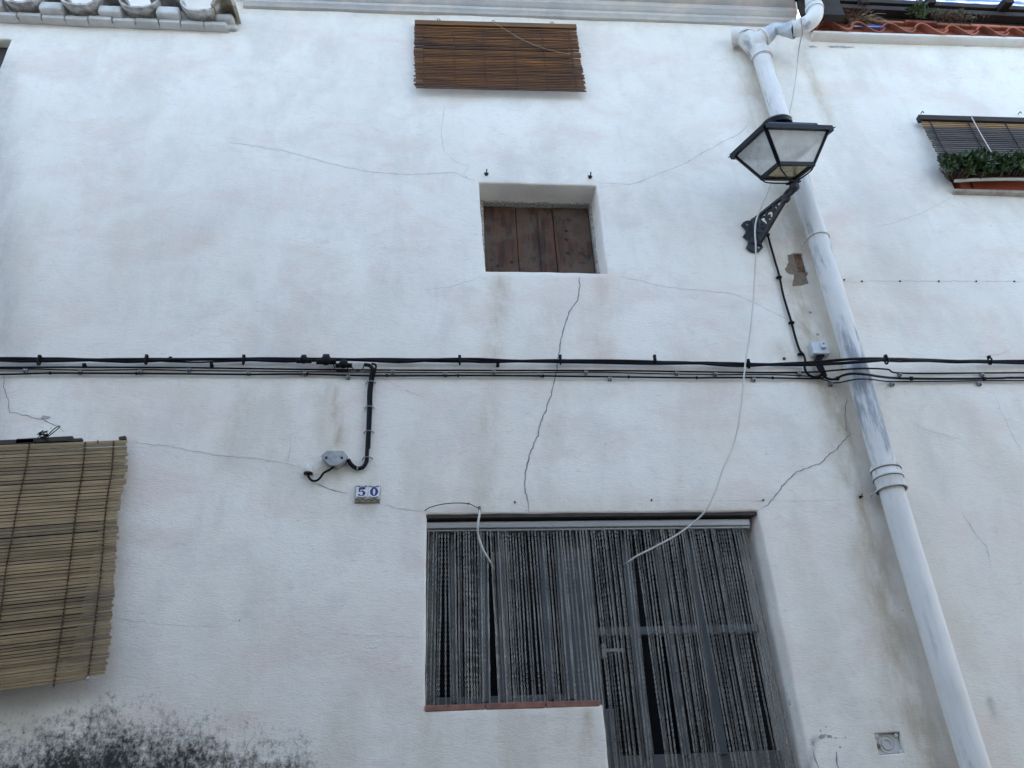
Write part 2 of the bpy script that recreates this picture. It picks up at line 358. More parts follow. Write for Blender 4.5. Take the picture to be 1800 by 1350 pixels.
def stain_shade_field(xs, zs):
    n = len(xs); S = np.zeros((n, 4)); S[:, 3] = 1
    for ch, lst in ((0, STREAKS), (2, GREYS)):
        for pts, w, st in lst:
            w3 = [P(*p) for p in pts]; best = np.full(n, 1e9)
            for a, b in zip(w3[:-1], w3[1:]):
                dx, dz = b.x-a.x, b.z-a.z; t = np.clip(((xs-a.x)*dx+(zs-a.z)*dz)/(dx*dx+dz*dz+1e-9), 0, 1)
                best = np.minimum(best, (xs-a.x-t*dx)**2+(zs-a.z-t*dz)**2)
            S[:, ch] = np.maximum(S[:, ch], min(1, st*1.55)*np.exp(-best/(w*w)))
    # mould that creeps up from the foot of the wall on the left
    q = np.array([P(x, y)[:] for x, y in zip(MB_X, MB_Y)])
    top = np.interp(xs, q[:, 0], q[:, 2]); S[:, 1] = np.clip((top+.12-zs)/.36, 0, 1.05)*np.interp(xs, [-5, .05, .4], [1, 1, 0])
    return S

def wall_sheet(name, x0, x1, z0, z1, holes, material, parent, step=.03, warp=None, off=0.0, rad=.012):
    """holes: list of (list of rects (xa,xb,za,zb), depth, splay)"""
    def lines(a, b, cuts):
        c = sorted(set([a, b]+[k for k in cuts if a < k < b])); out = []
        for p, q in zip(c[:-1], c[1:]):
            n = max(1, int(math.ceil((q-p)/step))); out += [p+(q-p)*i/n for i in range(n)]
        return out+[c[-1]]
    rects = [(r, h) for h in holes for r in h[0]]
    xs = lines(x0, x1, [k for r, _ in rects for k in r[:2]]); zs = lines(z0, z1, [k for r, _ in rects for k in r[2:]])
    nx, nz_ = len(xs), len(zs)
    bm = bmesh.new(); vmap = {}
    def pos(x, z):
        dx, dz = warp(x, z) if warp else (0, 0)
        dx += .0035*noise.noise((x*5, z*5, 1.7)); dz += .0035*noise.noise((x*5, z*5, 7.9))
        return Vector((x+dx, -disp(x+dx, z+dz)-off, z+dz))
    def vert(i, j):
        k = (i, j)
        if k not in vmap: vmap[k] = bm.verts.new(pos(xs[i], zs[j]))
        return vmap[k]
    def inside(x, z):
        return any(r[0] < x < r[1] and r[2] < z < r[3] for r, _ in rects)
    solid = {}
    for i in range(nx-1):
        for j in range(nz_-1):
            solid[i, j] = not inside((xs[i]+xs[i+1])/2, (zs[j]+zs[j+1])/2)
            if solid[i, j]: bm.faces.new((vert(i, j), vert(i+1, j), vert(i+1, j+1), vert(i, j+1)))
    # reveals: rounded arris, then the jamb
    edges = []; nin = {}
    for (i, j), s in solid.items():
        if s: continue
        for (di, dj, e, n) in ((-1, 0, ((i, j), (i, j+1)), (1, 0)), (1, 0, ((i+1, j+1), (i+1, j)), (-1, 0)), (0, -1, ((i+1, j), (i, j)), (0, 1)), (0, 1, ((i, j+1), (i+1, j+1)), (0, -1))):
            if solid.get((i+di, j+dj), False):
                edges.append(e)
                for k in e:
                    o = nin.get(k, (0, 0)); nin[k] = (max(-1, min(1, o[0]+n[0])), max(-1, min(1, o[1]+n[1])))
    depth = {}
    for k in nin:
        x, z = xs[k[0]], zs[k[1]]
        for r, h in rects:
            if r[0]-1e-6 <= x <= r[1]+1e-6 and r[2]-1e-6 <= z <= r[3]+1e-6: depth[k] = (h[1], h[2], h[3] if len(h) > 3 else rad)
    rings = {}
    for k, n in nin.items():
        b = vmap[k].co; d, sp, rd = depth[k]; L = [vmap[k]]
        if sp == 'door': sp = .36 if (n[0] < 0 and b.x > 1.4) else 0.0
        prof = [(rd*math.sin(a), rd*(1-math.cos(a))) for a in (.5, 1.05, 1.57)]
        prof += [(rd+sp*(t*d), rd+t*(d-rd)) for t in (.33, .66, 1)]
        for s_, dp in prof:
            q = noise.noise((b.x*9, b.z*9, dp*9))*.0025
            L.append(bm.verts.new((b.x+n[0]*(s_+q), b.y+dp, b.z+n[1]*(s_+q))))
        rings[k] = L
    for a, b in edges:
        A, B = rings[a], rings[b]
        for q in range(len(A)-1): bm.faces.new((A[q], B[q], B[q+1], A[q+1]))
    bmesh.ops.recalc_face_normals(bm, faces=bm.faces)
    me = bpy.data.meshes.new(name); bm.to_mesh(me); bm.free()
    me.materials.append(material); me.polygons.foreach_set('use_smooth', [True]*len(me.polygons))
    co = np.empty(len(me.vertices)*3); me.vertices.foreach_get('co', co); co = co.reshape(-1, 3)
    at = me.color_attributes.new('stain_shade', 'FLOAT_COLOR', 'POINT')
    at.data.foreach_set('color', stain_shade_field(co[:, 0], co[:, 2]).astype(np.float32).ravel())
    return link(bpy.data.objects.new(name, me), parent)

SEAM = 2.531
house = thing('house', 'whitewashed cracked house with small shuttered window above a chain-curtained doorway', 'house')
neighbour = thing('house', 'white neighbouring house right of the drainpipe, with red tiled eave', 'house', (3.5, 0, 0))
n0, n1 = P(1534, 1286), P(1594, 1327)
DOOR = (-.027, .692, 1.533, 2.305, 3.166)     # left edge, sill end, right edge, sill height, head height
FLOOR = .78
SH = (.27, .972, 4.543, 5.217)
pa, pb = P(1392, 444), P(1411, 444); pb.z = P(1405, 482).z
holes = [([(DOOR[0], DOOR[1], DOOR[3], DOOR[4]), (DOOR[1], DOOR[2], FLOOR, DOOR[4])], .16, 'door'),
         ([SH], .19, .08), ([(-.07, .925, 6.035, 6.62)], .18, 0.0), ([(-2.75, -1.41, 2.545, 3.49)], .16, 0.0),
         ([(-3.5, -2.553, 5.2, 6.303)], .10, .0), ([(n0.x, n1.x, n1.z, n0.z)], .045, .0, .006), ([(pa.x, pb.x, pb.z, pa.z)], .03, 0.0, .003)]
def warp_main(x, z):
    return (-.033*(z-4.88)*math.exp(-((x-.272)/.2)**2)*math.exp(-((z-4.88)/.6)**4), 0)
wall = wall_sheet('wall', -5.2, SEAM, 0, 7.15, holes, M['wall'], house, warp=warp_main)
WINR = (3.185, 4.35, 5.235, 5.86)
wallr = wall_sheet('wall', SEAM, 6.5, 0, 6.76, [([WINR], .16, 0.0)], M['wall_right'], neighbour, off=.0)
# solid body behind the wall (keeps the rooms dark)
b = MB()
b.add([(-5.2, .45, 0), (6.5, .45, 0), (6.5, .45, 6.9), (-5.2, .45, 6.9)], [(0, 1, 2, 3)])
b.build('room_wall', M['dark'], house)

# roofs (behind the eaves, mostly out of sight)
r = MB(); r.prism([(-1.35, -.30, 7.04), (-1.35, 4.5, 8.4), (-1.35, 4.5, 8.3), (-1.35, -.28, 6.97)], (3.75, 0, 0)); roof_main = r.build('roof', M['tile_red'], house)
r = MB(); r.prism([(-5.2, .02, 6.62), (-5.2, 4.5, 7.9), (-5.2, 4.5, 7.8), (-5.2, .02, 6.50)], (3.8, 0, 0)); r.build('lower_roof', M['tile_white'], house)
r = MB(); r.prism([(2.6, -.02, 6.80), (2.6, 4.5, 8.0), (2.6, 4.5, 7.9), (2.6, -.02, 6.72)], (3.9, 0, 0)); r.build('roof', M['tile_red'], neighbour)

# ------------------------------------------------------------------ cracks
def crack(pts, wid, material, parent, name='crack', jit=.0065):
    pts = [P(*p) for p in pts]; fine = []
    for a, b in zip(pts[:-1], pts[1:]):
        n = max(2, int((b-a).length/.014)); fine += [a.lerp(b, k/n) for k in range(n)]
    fine.append(pts[-1]); L = len(fine); mb = MB(); vs = []
    for i, p in enumerate(fine):
        d = (fine[min(i+1, L-1)]-fine[max(i-1, 0)]).normalized(); nrm = Vector((-d.z, 0, d.x))
        q = p+nrm*jit*(noise.noise((p.x*33, p.z*33, 4))+.7*noise.noise((p.x*90, p.z*90, 8)))
        w = wid*.5*min(1, .35+i/6, .35+(L-1-i)/6)*(1+.6*noise.noise((p.x*40, p.z*40, 1)))
        for s in (-1, 1):
            v = q+nrm*w*s; vs.append((v.x, -disp(v.x, v.z)-.0012, v.z))
    mb.add(vs, [(2*i, 2*i+2, 2*i+3, 2*i+1) for i in range(L-1)])
    return mb.build(name, material, parent)
C1, C2 = M['crack'], M['crack_faint']
for pts, w, m_, par in [
    ([(1018,487),(1020,503),(1014,530),(1000,550),(992,572),(985,600),(980,640),(976,665),(968,695),(955,730),(945,765),(932,795),(925,825),(923,860),(928,880),(930,899)], .0058, C1, house),
    ([(836,318),(818,312),(800,303),(760,305),(700,306),(640,300),(580,287),(500,265),(400,250)], .0026, C2, house),
    ([(782,185),(778,210),(776,232),(780,265),(800,285),(825,293),(815,305),(818,312)], .0024, C2, house),
    ([(1054,323),(1080,322),(1105,325),(1125,320),(1160,305),(1200,290),(1235,270),(1270,250),(1300,235),(1320,215)], .0030, C2, house),
    ([(1085,484),(1110,490),(1150,500),(1200,508),(1290,516),(1330,535),(1380,560),(1420,585),(1440,600)], .0024, C2, house),
    ([(848,484),(830,492),(790,505),(740,510)], .002, C2, house),
    ([(5,655),(8,680),(15,705),(18,725),(45,730),(75,738),(100,748),(112,760)], .0032, C1, house),
    ([(232,778),(300,785),(380,800),(450,806),(505,815),(530,822)], .0026, C2, house),
    ([(548,847),(580,860),(612,868)], .0036, C1, house), ([(672,885),(700,893),(740,898)], .0028, C2, house),
    ([(505,815),(510,790),(512,765)], .0022, C2, house),
    ([(1488,700),(1485,730),(1487,755),(1495,762),(1470,790),(1440,815),(1400,830),(1375,855),(1350,888),(1338,896)], .0050, C1, house),
    ([(195,1085),(260,1096),(330,1100),(398,1102)], .0014, C2, house), ([(560,1112),(660,1118),(740,1120)], .0010, C2, house),
    ([(680,670),(720,690),(750,700)], .002, C2, house),
    ([(1430,1320),(1432,1335),(1440,1350)], .008, C1, house), ([(1472,1322),(1470,1335),(1474,1352)], .010, C1, house),
    ([(445,1295),(436,1310),(428,1335)], .003, C1, house),
    ([(1140,879),(1250,879),(1340,880),(1500,880)], .0014, C2, house),
    ([(1690,900),(1710,930),(1735,965),(1742,1000)], .0026, C2, neighbour), ([(1745,690),(1757,720),(1775,755),(1798,800)], .002, C2, neighbour),
    ([(1600,740),(1640,760),(1690,772)], .0018, C2, neighbour), ([(1460,495),(1600,494),(1800,494)], .0022, C2, neighbour),
    ([(1530,400),(1570,392),(1620,375),(1672,347)], .0020, C2, neighbour), ([(1780,612),(1760,622),(1720,628)], .0024, C2, neighbour)]:
    crack(pts, w, m_, par)
def flake(pts, material, parent, name='peeled_patch', off=.0018):
    pp = []
    for a, b in zip(pts, pts[1:]+pts[:1]):
        for k in range(5):
            x, y = a[0]+(b[0]-a[0])*k/5, a[1]+(b[1]-a[1])*k/5; pp.append((x+1.3*noise.noise((x*.9, y*.9, 2))+random.uniform(-.5, .5), y+1.3*noise.noise((x*.9, y*.9, 5))+random.uniform(-.5, .5)))
    q = [W(*p, off) for p in pp]; c = sum(q, Vector())/len(q); mb = MB()
    mb.add(q+[c], [(i, (i+1) % len(q), len(q)) for i in range(len(q))]); return mb.build(name, material, parent)
flake([(1384,448),(1387,460),(1379,474),(1388,482),(1404,485),(1399,465),(1393.5,446)], M['peel_edge'], house)
flake([(1396,480),(1395,490),(1393,503),(1401,502),(1410,501),(1422,498),(1417,488),(1421,479)], M['peel_edge'], house)
bb = MB(); bb.box((pa.x-.01, .018, pb.z-.01), (pb.x+.01, .05, pa.z+.01)); bb.build('bare_masonry', M['peel'], house)
for pts in ([(1438,1296),(1443,1291),(1452,1290),(1450,1297),(1442,1299)], [(1453,1292),(1461,1292),(1463,1296),(1455,1297)], [(1466,1295),(1472,1296),(1470,1299)], [(1450,1276),(1454,1276),(1453,1279)], [(1441,1283),(1445,1284),(1443,1287)], [(1484,1296),(1488,1295),(1487,1298)], [(1428,1303),(1431,1302),(1432,1310),(1429,1311)], [(1475,1312),(1479,1311),(1477,1316)], [(1383,1225),(1388,1228),(1391,1240),(1387,1241),(1384,1234)], [(75,730),(90,732),(84,736),(72,735)]):
    flake(pts, M['cover'], house, 'paint_loss')
for pts in ([(1421,547),(1426,548),(1428,551),(1422,552)], [(1434,586),(1439,587),(1440,590),(1435,590)], [(1375,630),(1380,629),(1381,633),(1376,633)]):
    flake(pts, M['crack'], house, 'plug_hole', .0012)
for pts in ([(1420,81),(1428,80),(1437,83),(1424,84)], [(1455,81),(1470,80),(1500,81),(1502,83),(1460,84)], [(1690,80),(1712,80),(1724,81),(1700,82)]):
    flake(pts, M['cover'], neighbour, 'paint_loss')

# ------------------------------------------------------------------ cornice of the main house
def profile_run(name, prof, x0, x1, dz0, dz1, material, parent, n=60):   # prof (offset from wall, z)
    mb = MB(); k = len(prof); vs = []
    for i in range(n+1):
        t = i/n; x = x0+(x1-x0)*t; dz = dz0+(dz1-dz0)*t
        for o, z in prof: vs.append((x, -o-.0025*noise.noise((x*2.5, z*5, 2)), z+dz+.003*noise.noise((x*2, z*3, 6))))
    fs = [(i*k+a, i*k+a+1, (i+1)*k+a+1, (i+1)*k+a) for i in range(n) for a in range(k-1)]
    fs += [tuple(range(k)), tuple(range(n*k+k-1, n*k-1, -1))]
    mb.add(vs, fs); return mb.build(name, material, parent, True, 40)
zc = P(900, 31).z
p1 = -PZ(900, 19, zc+.02).y; p2 = -PZ(900, 4, zc+.07).y
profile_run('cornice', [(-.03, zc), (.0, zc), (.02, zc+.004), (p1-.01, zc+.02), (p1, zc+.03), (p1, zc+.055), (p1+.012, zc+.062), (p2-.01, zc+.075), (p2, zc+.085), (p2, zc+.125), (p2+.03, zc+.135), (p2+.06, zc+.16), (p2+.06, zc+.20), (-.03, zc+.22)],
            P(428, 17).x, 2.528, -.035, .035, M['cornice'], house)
mb = MB(); mb.box((-1.30, -.12, 6.80), (-1.225, .3, 7.0), bev=.01); mb.build('rafter_end', M['tie'], house)

# ------------------------------------------------------------------ eave of the left wing: bricks, tiles, mortar
eave = MB(); ez = 6.44
eb = -PZ(200, 35, ez).y                       # how far the brick course sticks out
el, er = -3.6, P(405, 57).x
eave.box((el, -.03, ez+.004), (er-.005, .2, ez+.16)); eave_o = eave.build('eave', M['mortar'], house)
jx = [PZ((x/4.09), y/4.09, ez).x for x, y in ((150,185),(320,190),(485,190),(650,195),(820,200),(985,207),(1155,220),(1310,228),(1475,230),(1640,240))]
dj = (jx[-1]-jx[0])/9; jl = [jx[0]-dj*k for k in range(6, 0, -1)]+jx
for a, b_ in zip(jl[:-1], jl[1:]):
    mb = MB(); mb.box((a+.004, -eb+random.uniform(-.004, .004), ez+random.uniform(-.003, .003)), (b_-.004, -.004, ez+.030), bev=.004)
    mb.build('brick', M['brick_white'], eave_o)
et = ez+.042
U = [(12, 75), (117, 172), (217, 273), (318, 385)]
ut = eb+.07                                   # tile noses stand further out
ux = [(PZ(a, 14, et+.05).x, PZ(c, 14, et+.05).x) for a, c in U]
per = (ux[3][0]-ux[0][0])/3
ucs = [(a+c)/2 for a, c in ux]; ucs = [ucs[0]-per*2, ucs[0]-per]+ucs
def u_tile(cx, w, dep, convex=False, y0=0, y1=.42, slope=.27, th=.016, z=0.0, irregular=0.0):
    mb = MB(); n = 12; vs = []
    for yy in (y0, y0+.05, (y0+y1)/2, y1):
        for rr in (0, th):
            for i in range(n+1):
                a = math.pi*i/n; x = -math.cos(a)*(w/2-(0 if convex else rr)+(0 if not convex else -rr)); h = math.sin(a)*(dep-rr)
                h = h if convex else (dep-h)
                vs.append((cx+x+irregular*noise.noise((x*30, yy*9, cx)), -ut+yy+irregular*2*noise.noise((x*40, 0, cx*7)) if yy == y0 else -ut+yy, z+h+(yy)*slope))
    k = 2*(n+1); fs = []
    for q in range(3):
        for i in range(n):
            for r_ in (0, n+1): fs.append((q*k+r_+i, q*k+r_+i+1, (q+1)*k+r_+i+1, (q+1)*k+r_+i))
        for i in (0, n): fs.append((q*k+i, q*k+n+1+i, (q+1)*k+n+1+i, (q+1)*k+i))
    for q in (0, 3):
        for i in range(n): fs.append((q*k+i, q*k+i+1, q*k+n+2+i, q*k+n+1+i))
    mb.add(vs, fs); return mb
uw = ux[1][1]-ux[1][0]
for c_ in ucs:
    u_tile(c_, uw*1.30, .10, False, z=et-.012, irregular=.006).build('roof_tile', M['tile_white'], eave_o, True, 50)
for i, c_ in enumerate(ucs):
    x = c_+per/2
    if i == len(ucs)-1: continue
    w = per-uw*1.12
    mb = MB(); mb.box((x-w/2, -ut+.030+random.uniform(-.006, .006), et-.012), (x+w/2, .1, et+.060+random.uniform(-.006, .006)), bev=.016); mb.build('mortar_block', M['mortar'], eave_o)
    u_tile(x, w*1.45, .085, True, y0=-.01, z=et+.062, irregular=.012).build('roof_tile', M['tile_white'], eave_o, True, 50)
xe = ucs[-1]+per/2-.03                        # tile that closes the verge
u_tile(xe+.01, .15, .09, True, y0=-.03, z=et+.02, irregular=.006).build('roof_tile', M['tile_ochre'], eave_o, True, 50)
mb = MB(); mb.box((ucs[-1]+uw*.45, -eb-.02, ez+.048), (xe+.055, .05, et+.05), bev=.02); mb.build('mortar_block', M['mortar'], eave_o)
mb = MB(); mb.box((er-.02, -eb+.03, ez+.012), (er+.045, -.002, ez+.055), bev=.015); mb.build('mortar_block', M['mortar'], eave_o)

# ------------------------------------------------------------------ eave of the neighbour
zr = P(1600, 77).z; q1 = -PZ(1600, 62, zr+.012).y
profile_run('cornice', [(-.03, zr), (.0, zr), (.015, zr+.002), (q1-.012, zr+.008), (q1, zr+.018), (q1+.002, zr+.034), (q1-.02, zr+.040), (-.03, zr+.05)], 2.60, 6.5, -.022, .06, M['trim'], neighbour)
def s_tile(w, length, amp, th=.014, n=14, slope=.24):
    mb = MB(); vs = []
    for yy in (0, length):
        for rr in (0, th):
            for i in range(n+1):
                t = i/n; vs.append((w*t*1.08, yy, amp*math.sin(2*math.pi*(t-.02))+(0 if t < .5 else 0)+rr+yy*slope))
    k = n+1; fs = []
    for r_ in (0, 1): fs += [(r_*k+i, r_*k+i+1, 2*k+r_*k+i+1, 2*k+r_*k+i) for i in range(n)]
    for q in (0, 2*k): fs += [(q+i, q+i+1, q+k+i+1, q+k+i) for i in range(n)]
    for i in (0, n): fs.append((i, k+i, 3*k+i, 2*k+i))
    mb.add(vs, fs); return mb.mesh('roof_tile', M['tile_red'], True, 40)
q2 = q1+.085; tz = zr+.070
tA, tB = PZ(1443, 45, tz), PZ(1755, 50, tz); tw = (tB.x-tA.x)/(312/56.5)
tme = s_tile(tw, .42, .048)
mb = MB(); mb.box((2.6, tA.y+.05, zr+.036), (6.5, .02, tz-.004), bev=.01); mb.build('mortar_bed', M['mortar'], neighbour)
nr = bpy.data.objects['roof.001'] if 'roof.001' in bpy.data.objects else neighbour
for i in range(0, 17):
    x = tA.x+tw*i-.02
    inst('roof_tile', tme, Matrix.Translation((x, tA.y-.01+random.uniform(-.008, .008), tz+.002+(x-3)*.016+random.uniform(-.004, .004))) @ Matrix.Rotation(random.uniform(-.03, .03), 4, 'Z'), neighbour)
yb = tA.y
# second course of flat tile edges on top of the first
x = 2.62
while x < 6.3:
    w = random.uniform(.20, .30); mb = MB(); zz = tz+.115+(x-3)*.016
    mb.box((x, yb+.03+random.uniform(-.012, .012), zz+random.uniform(-.006, .008)), (x+w-.006, yb+.3, zz+.022+random.uniform(0, .008)), bev=.004)
    mb.build('roof_tile', M['tile_red'], neighbour); x += w

# lean-to beams and a sheet painted as the blue sky between them
pg = thing('roof_shelter', 'dark timber shelter with a streaky blue sheet standing in for the sky above the red tiled eave', 'shelter', (3.6, -.1, 7.0))
bz = tz+.23
for (py0, py1, zz) in ((24, 15, bz), (12, 6, bz+.09)):
    a0 = PZ(1700, py0, zz); mb = MB(); mb.box((2.75, a0.y, zz), (6.4, a0.y+.06, zz+.045), bev=.004); mb.build('beam', M['tie'], pg)
for px in (1515, 1632, 1768):
    a0 = PZ(px, 10, bz+.06); mb = MB(); mb.beam((a0.x, a0.y-.05, bz+.06), (a0.x+.02, a0.y+.5, bz+.22), .06, .05); mb.build('beam', M['tie'], pg)
a0 = PZ(1650, 14, bz+.12); mb = MB(); vs = []
for i in range(81):
    x = 2.72+i*.045
    for yy, zz in ((a0.y+.03, bz+.10), (a0.y+.10, bz+.75)): vs.append((x, yy, zz+.008*math.sin(i*1.3)))
mb.add(vs, [(2*i, 2*i+2, 2*i+3, 2*i+1) for i in range(80)])
mb.build('sky_sheet', M['blue'], pg, True, 80)
b0 = PZ(1530, 36, tz+.06); mb = MB()
for k in range(4): mb.box((b0.x-.11, b0.y+.03+k*.004, tz+.028+k*.012), (b0.x+.12, b0.y+.036+k*.004, tz+.036+k*.012))
mb.build('sheet_strip', M['blue'], pg)

mb = MB(); mb.box((2.40, -.16, 6.975), (2.80, -.10, 7.6), bev=.004); mb.box((2.506, -.155, 6.70), (2.80, -.105, 6.974), bev=.004); mb.box((2.506, -.30, 6.86), (2.62, -.10, 7.3), bev=.004); mb.build('fascia_board', M['tie'], neighbour)
mb = MB(); _a = PZ(1700, 26, bz-.02); mb.box((2.75, _a.y+.07, tz+.02), (6.4, _a.y+.10, bz+.10), bev=.004); mb.build('fascia_board', M['tie'], neighbour)
# dry weeds, moss, green weed on the eave
def strands(n, c, sx, sy, h, th, droop, seed, flat=.5):
    R = random.Random(seed); mb = MB()
    for i in range(n):
        p = Vector((c[0]+R.uniform(-sx, sx), c[1]+R.uniform(-sy, sy), c[2])); a = R.uniform(0, 6.28); l = h*R.uniform(.4, 1.1)
        d = Vector((math.cos(a)*flat*2, math.sin(a)*flat-.3*flat, R.uniform(.3, 1))).normalized(); pts = []
        for k in range(4):
            t = k/3; pts.append(p+d*l*t+Vector((0, 0, -droop*t*t*l)))
        mb.tube(pts, [th, th, th*.8, th*.4], 3, False)
    return mb
wz = tz+.10
c0 = PZ(1482, 20, wz+.03)
w1 = thing('dry_weeds', 'tangle of reddish dry weeds caught on the tiles beside the pipe elbow', 'weeds', c0)
strands(330, (c0.x, c0.y+.06, wz), .17, .06, .16, .0018, .5, 3, .9).build('stems', M['straw'], w1)
strands(60, (c0.x+.17, c0.y+.05, wz), .04, .03, .13, .002, .8, 31, .8).build('stems', M['ochre_glaze'], w1)
c0 = PZ(1621, 14, wz+.03)
def leaves(n, c, s, size, seed, M_=None, up=.4):
    R = random.Random(seed); mb = MB()
    for i in range(n):
        p = Vector((c[0]+R.gauss(0, s[0]), c[1]+R.gauss(0, s[1]), c[2]+R.gauss(0, s[2])))
        d = Vector((R.uniform(-1, 1), R.uniform(-1.2, .6), R.uniform(-.3, 1)*up+.2)).normalized(); u = d.orthogonal().normalized(); u = (Matrix.Rotation(R.uniform(0, 6.28), 3, d) @ u)
        l = size*R.uniform(.6, 1.2); w = l*.27; n_ = d.cross(u)
        mb.add([p, p+d*l*.45+u*w+n_*w*.3, p+d*l, p+d*l*.45-u*w+n_*w*.3, p+d*l*.5], [(0, 1, 4), (1, 2, 4), (2, 3, 4), (3, 0, 4)])
    return mb
w2 = thing('weed', 'bright green weed tuft growing on the red tiled eave', 'plant', c0)
leaves(170, (c0.x, c0.y+.03, wz+.045), (.028, .02, .028), .035, 5).build('leaves', M['leaf2'], w2)
strands(12, (c0.x, c0.y+.03, wz-.03), .01, .01, .09, .002, .1, 8, .4).build('stems', M['leaf2'], w2)
c0 = PZ(1675, 22, wz+.02)
w3 = thing('moss', 'greyish dry moss clump along the red tiled eave, right of the green weed', 'moss', c0)
leaves(420, (c0.x, c0.y+.03, wz+.02), (.09, .02, .016), .026, 6).build('tufts', M['lichen'], w3)
strands(50, (c0.x, c0.y+.03, wz), .12, .02, .07, .0014, .3, 10, .7).build('stems', M['straw'], w3)

# ------------------------------------------------------------------ shuttered window in the middle
yS = .165
def up_plank(mb, x0, x1, z0, z1, y, th=.02): mb.box((x0, y, z0), (x1, y+th, z1), bev=.003)
ft = .028
fr = MB(); fx0, fx1, fz0, fz1 = SH[0]+.0, SH[1]-.0, SH[2]-.02, SH[3]-.008
fr.box((fx0-.01, yS-.03, fz0), (fx0+ft+.006, yS+.03, fz1), bev=.004); fr.box((fx1-ft-.006, yS-.03, fz0), (fx1+.01, yS+.03, fz1), bev=.004)
fr.box((fx0+ft+.006, yS-.028, fz1-.024), (fx1-ft-.006, yS+.03, fz1), bev=.004)
win = fr.build('window_frame', M['frame_white'], house)
xs_ = [fx0+ft+.008]
for t in (.305, .525, .655, 1.0): xs_.append(fx0+ft+.008+(fx1-fx0-2*ft-.016)*t)
leaf = []
for k in range(2):
    sh = MB(); a, c_ = (0, 2) if k == 0 else (2, 4)
    sh.box((xs_[a]+.01, yS+.034, fz0), (xs_[c_]-.01, yS+.05, fz0+.30)); sh.box((xs_[a]+.01, yS+.034, fz0+.36), (xs_[c_]-.01, yS+.05, fz1-.06))
    leaf.append(sh.build('shutter', M['plank'], house))
for k in range(4):
    mb = MB(); z1 = fz1-.026; y = yS+.006+(.004 if k in (1, 2) else 0)+random.uniform(0, .003)
    mb.box((xs_[k]+.0015, y, fz0), (xs_[k+1]-.0025, y+.024, z1), bev=.0025); mb.build('plank', M['plank'], leaf[k//2])
mb = MB(); mb.box((xs_[2]-.012, yS-.002, fz0), (xs_[2]+.012, yS+.008, fz1-.06), bev=.003); mb.build('cover_strip', M['plank'], leaf[0])
for px, py in ((995, 405), (996, 420), (998, 444), (876, 466), (900, 460), (880, 476)):
    q = P(px, py, -yS-.004); mb = MB(); mb.lathe([(.004, 0), (.011, .002), (.006, .006), (.001, .007)], Matrix.Translation((q.x, yS+.006, q.z)) @ Matrix.Rotation(math.pi/2, 4, 'X'), 8)
    mb.build('nail_head', M['rust'], leaf[1 if px > 950 else 0])

# windows hidden behind blinds
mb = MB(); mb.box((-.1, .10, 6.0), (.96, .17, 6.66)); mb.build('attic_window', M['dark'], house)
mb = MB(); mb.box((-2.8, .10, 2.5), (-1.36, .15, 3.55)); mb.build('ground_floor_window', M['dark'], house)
mb = MB(); mb.box((-3.55, .06, 5.15), (-2.5, .08, 6.36)); up = mb.build('upper_window', M['slate'], house)
mb = MB(); mb.box((-3.2, .03, 5.2), (-2.555, .058, 6.03), bev=.004); mb.build('shutter', M['redbrown'], up)
mb = MB(); mb.box((3.15, .12, 5.2), (4.4, .14, 5.9)); mb.build('window', M['glass'], neighbour)
mb = MB(); s0 = P(1676, 343); mb.box((s0.x-.005, -.032, s0.z+.004), (4.42, .14, s0.z+.026), bev=.005); mb.build('window_sill', M['stone_sill'], neighbour)

# ------------------------------------------------------------------ doorway: lintel, sill, frames
DL, DM, DR, DS, DT = DOOR
mb = MB(); mb.box((DL+.004, .010, DT-.026), (DR-.004, .20, DT-.001)); mb.build('lintel', M['lintel'], house)
mb = MB(); mb.box((DL+.012, .004, DS-.001), (DM+.006, .2, DS+.012)); sill = mb.build('sill', M['mortar'], house)
x = DL+.013
while x < DM-.02:
    w = min(.243, DM+.004-x); mb = MB(); mb.box((x, -.004+random.uniform(-.002, .002), DS+.006), (x+w-.004, .16, DS+.030+random.uniform(-.001, .001)), bev=.003); mb.build('tile', M['sill'], sill); x += w
GM = M['grey_metal']; yf = .135
win2 = thing_parent = None
fw = MB(); fw.box((DL-.01, yf, DS+.02), (DL+.055, yf+.045, DT), bev=.003); fw.box((DL+.055, yf, DS+.03), (DM-.10, yf+.045, DS+.085), bev=.003); fw.box((DL+.055, yf, DT-.06), (DM-.10, yf+.045, DT), bev=.003)
fw.box((DM-.10, yf-.003, DS+.02), (DM+.045, yf+.05, DT), bev=.003)
casement = fw.build('window_frame', GM, house)
def wx(px, py): return P(px, py, -yf).x
for a, w in ((wx(797, 1080), .030), (wx(850, 1080), .036), (wx(884, 1080), .045), (wx(960, 1080), .032), (wx(993, 1080), .04)):
    mb = MB(); mb.box((a-w/2, yf-.01, DS+.06), (a+w/2, yf+.03, DT-.05), bev=.003); mb.build('bar', GM, casement)
mb = MB(); mb.box((DL+.04, yf+.03, DS+.06), (DM-.09, yf+.036, DT-.04)); mb.build('pane', M['glass'], casement)
fd = MB(); fd.box((DR-.06, yf, FLOOR), (DR+.02, yf+.05, DT), bev=.003); fd.box((DM+.045, yf, DT-.06), (DR-.06, yf+.045, DT), bev=.003)
fd.box((DM-.02, yf, FLOOR), (DM+.085, yf+.045, DS+.02), bev=.003)
fd.box((DM+.05, yf+.004, 1.9), (DR-.06, yf+.04, P(1180, 1325, -yf).z), bev=.003)
door = fd.build('door', GM, house)
for a, w in ((wx(1112, 1080), .036), (wx(1172, 1080), .034), (wx(1232, 1080), .036)):
    mb = MB(); mb.box((a-w/2, yf-.012, P(1180, 1330, -yf).z), (a+w/2, yf+.03, DT-.05), bev=.003); mb.build('bar', GM, door)
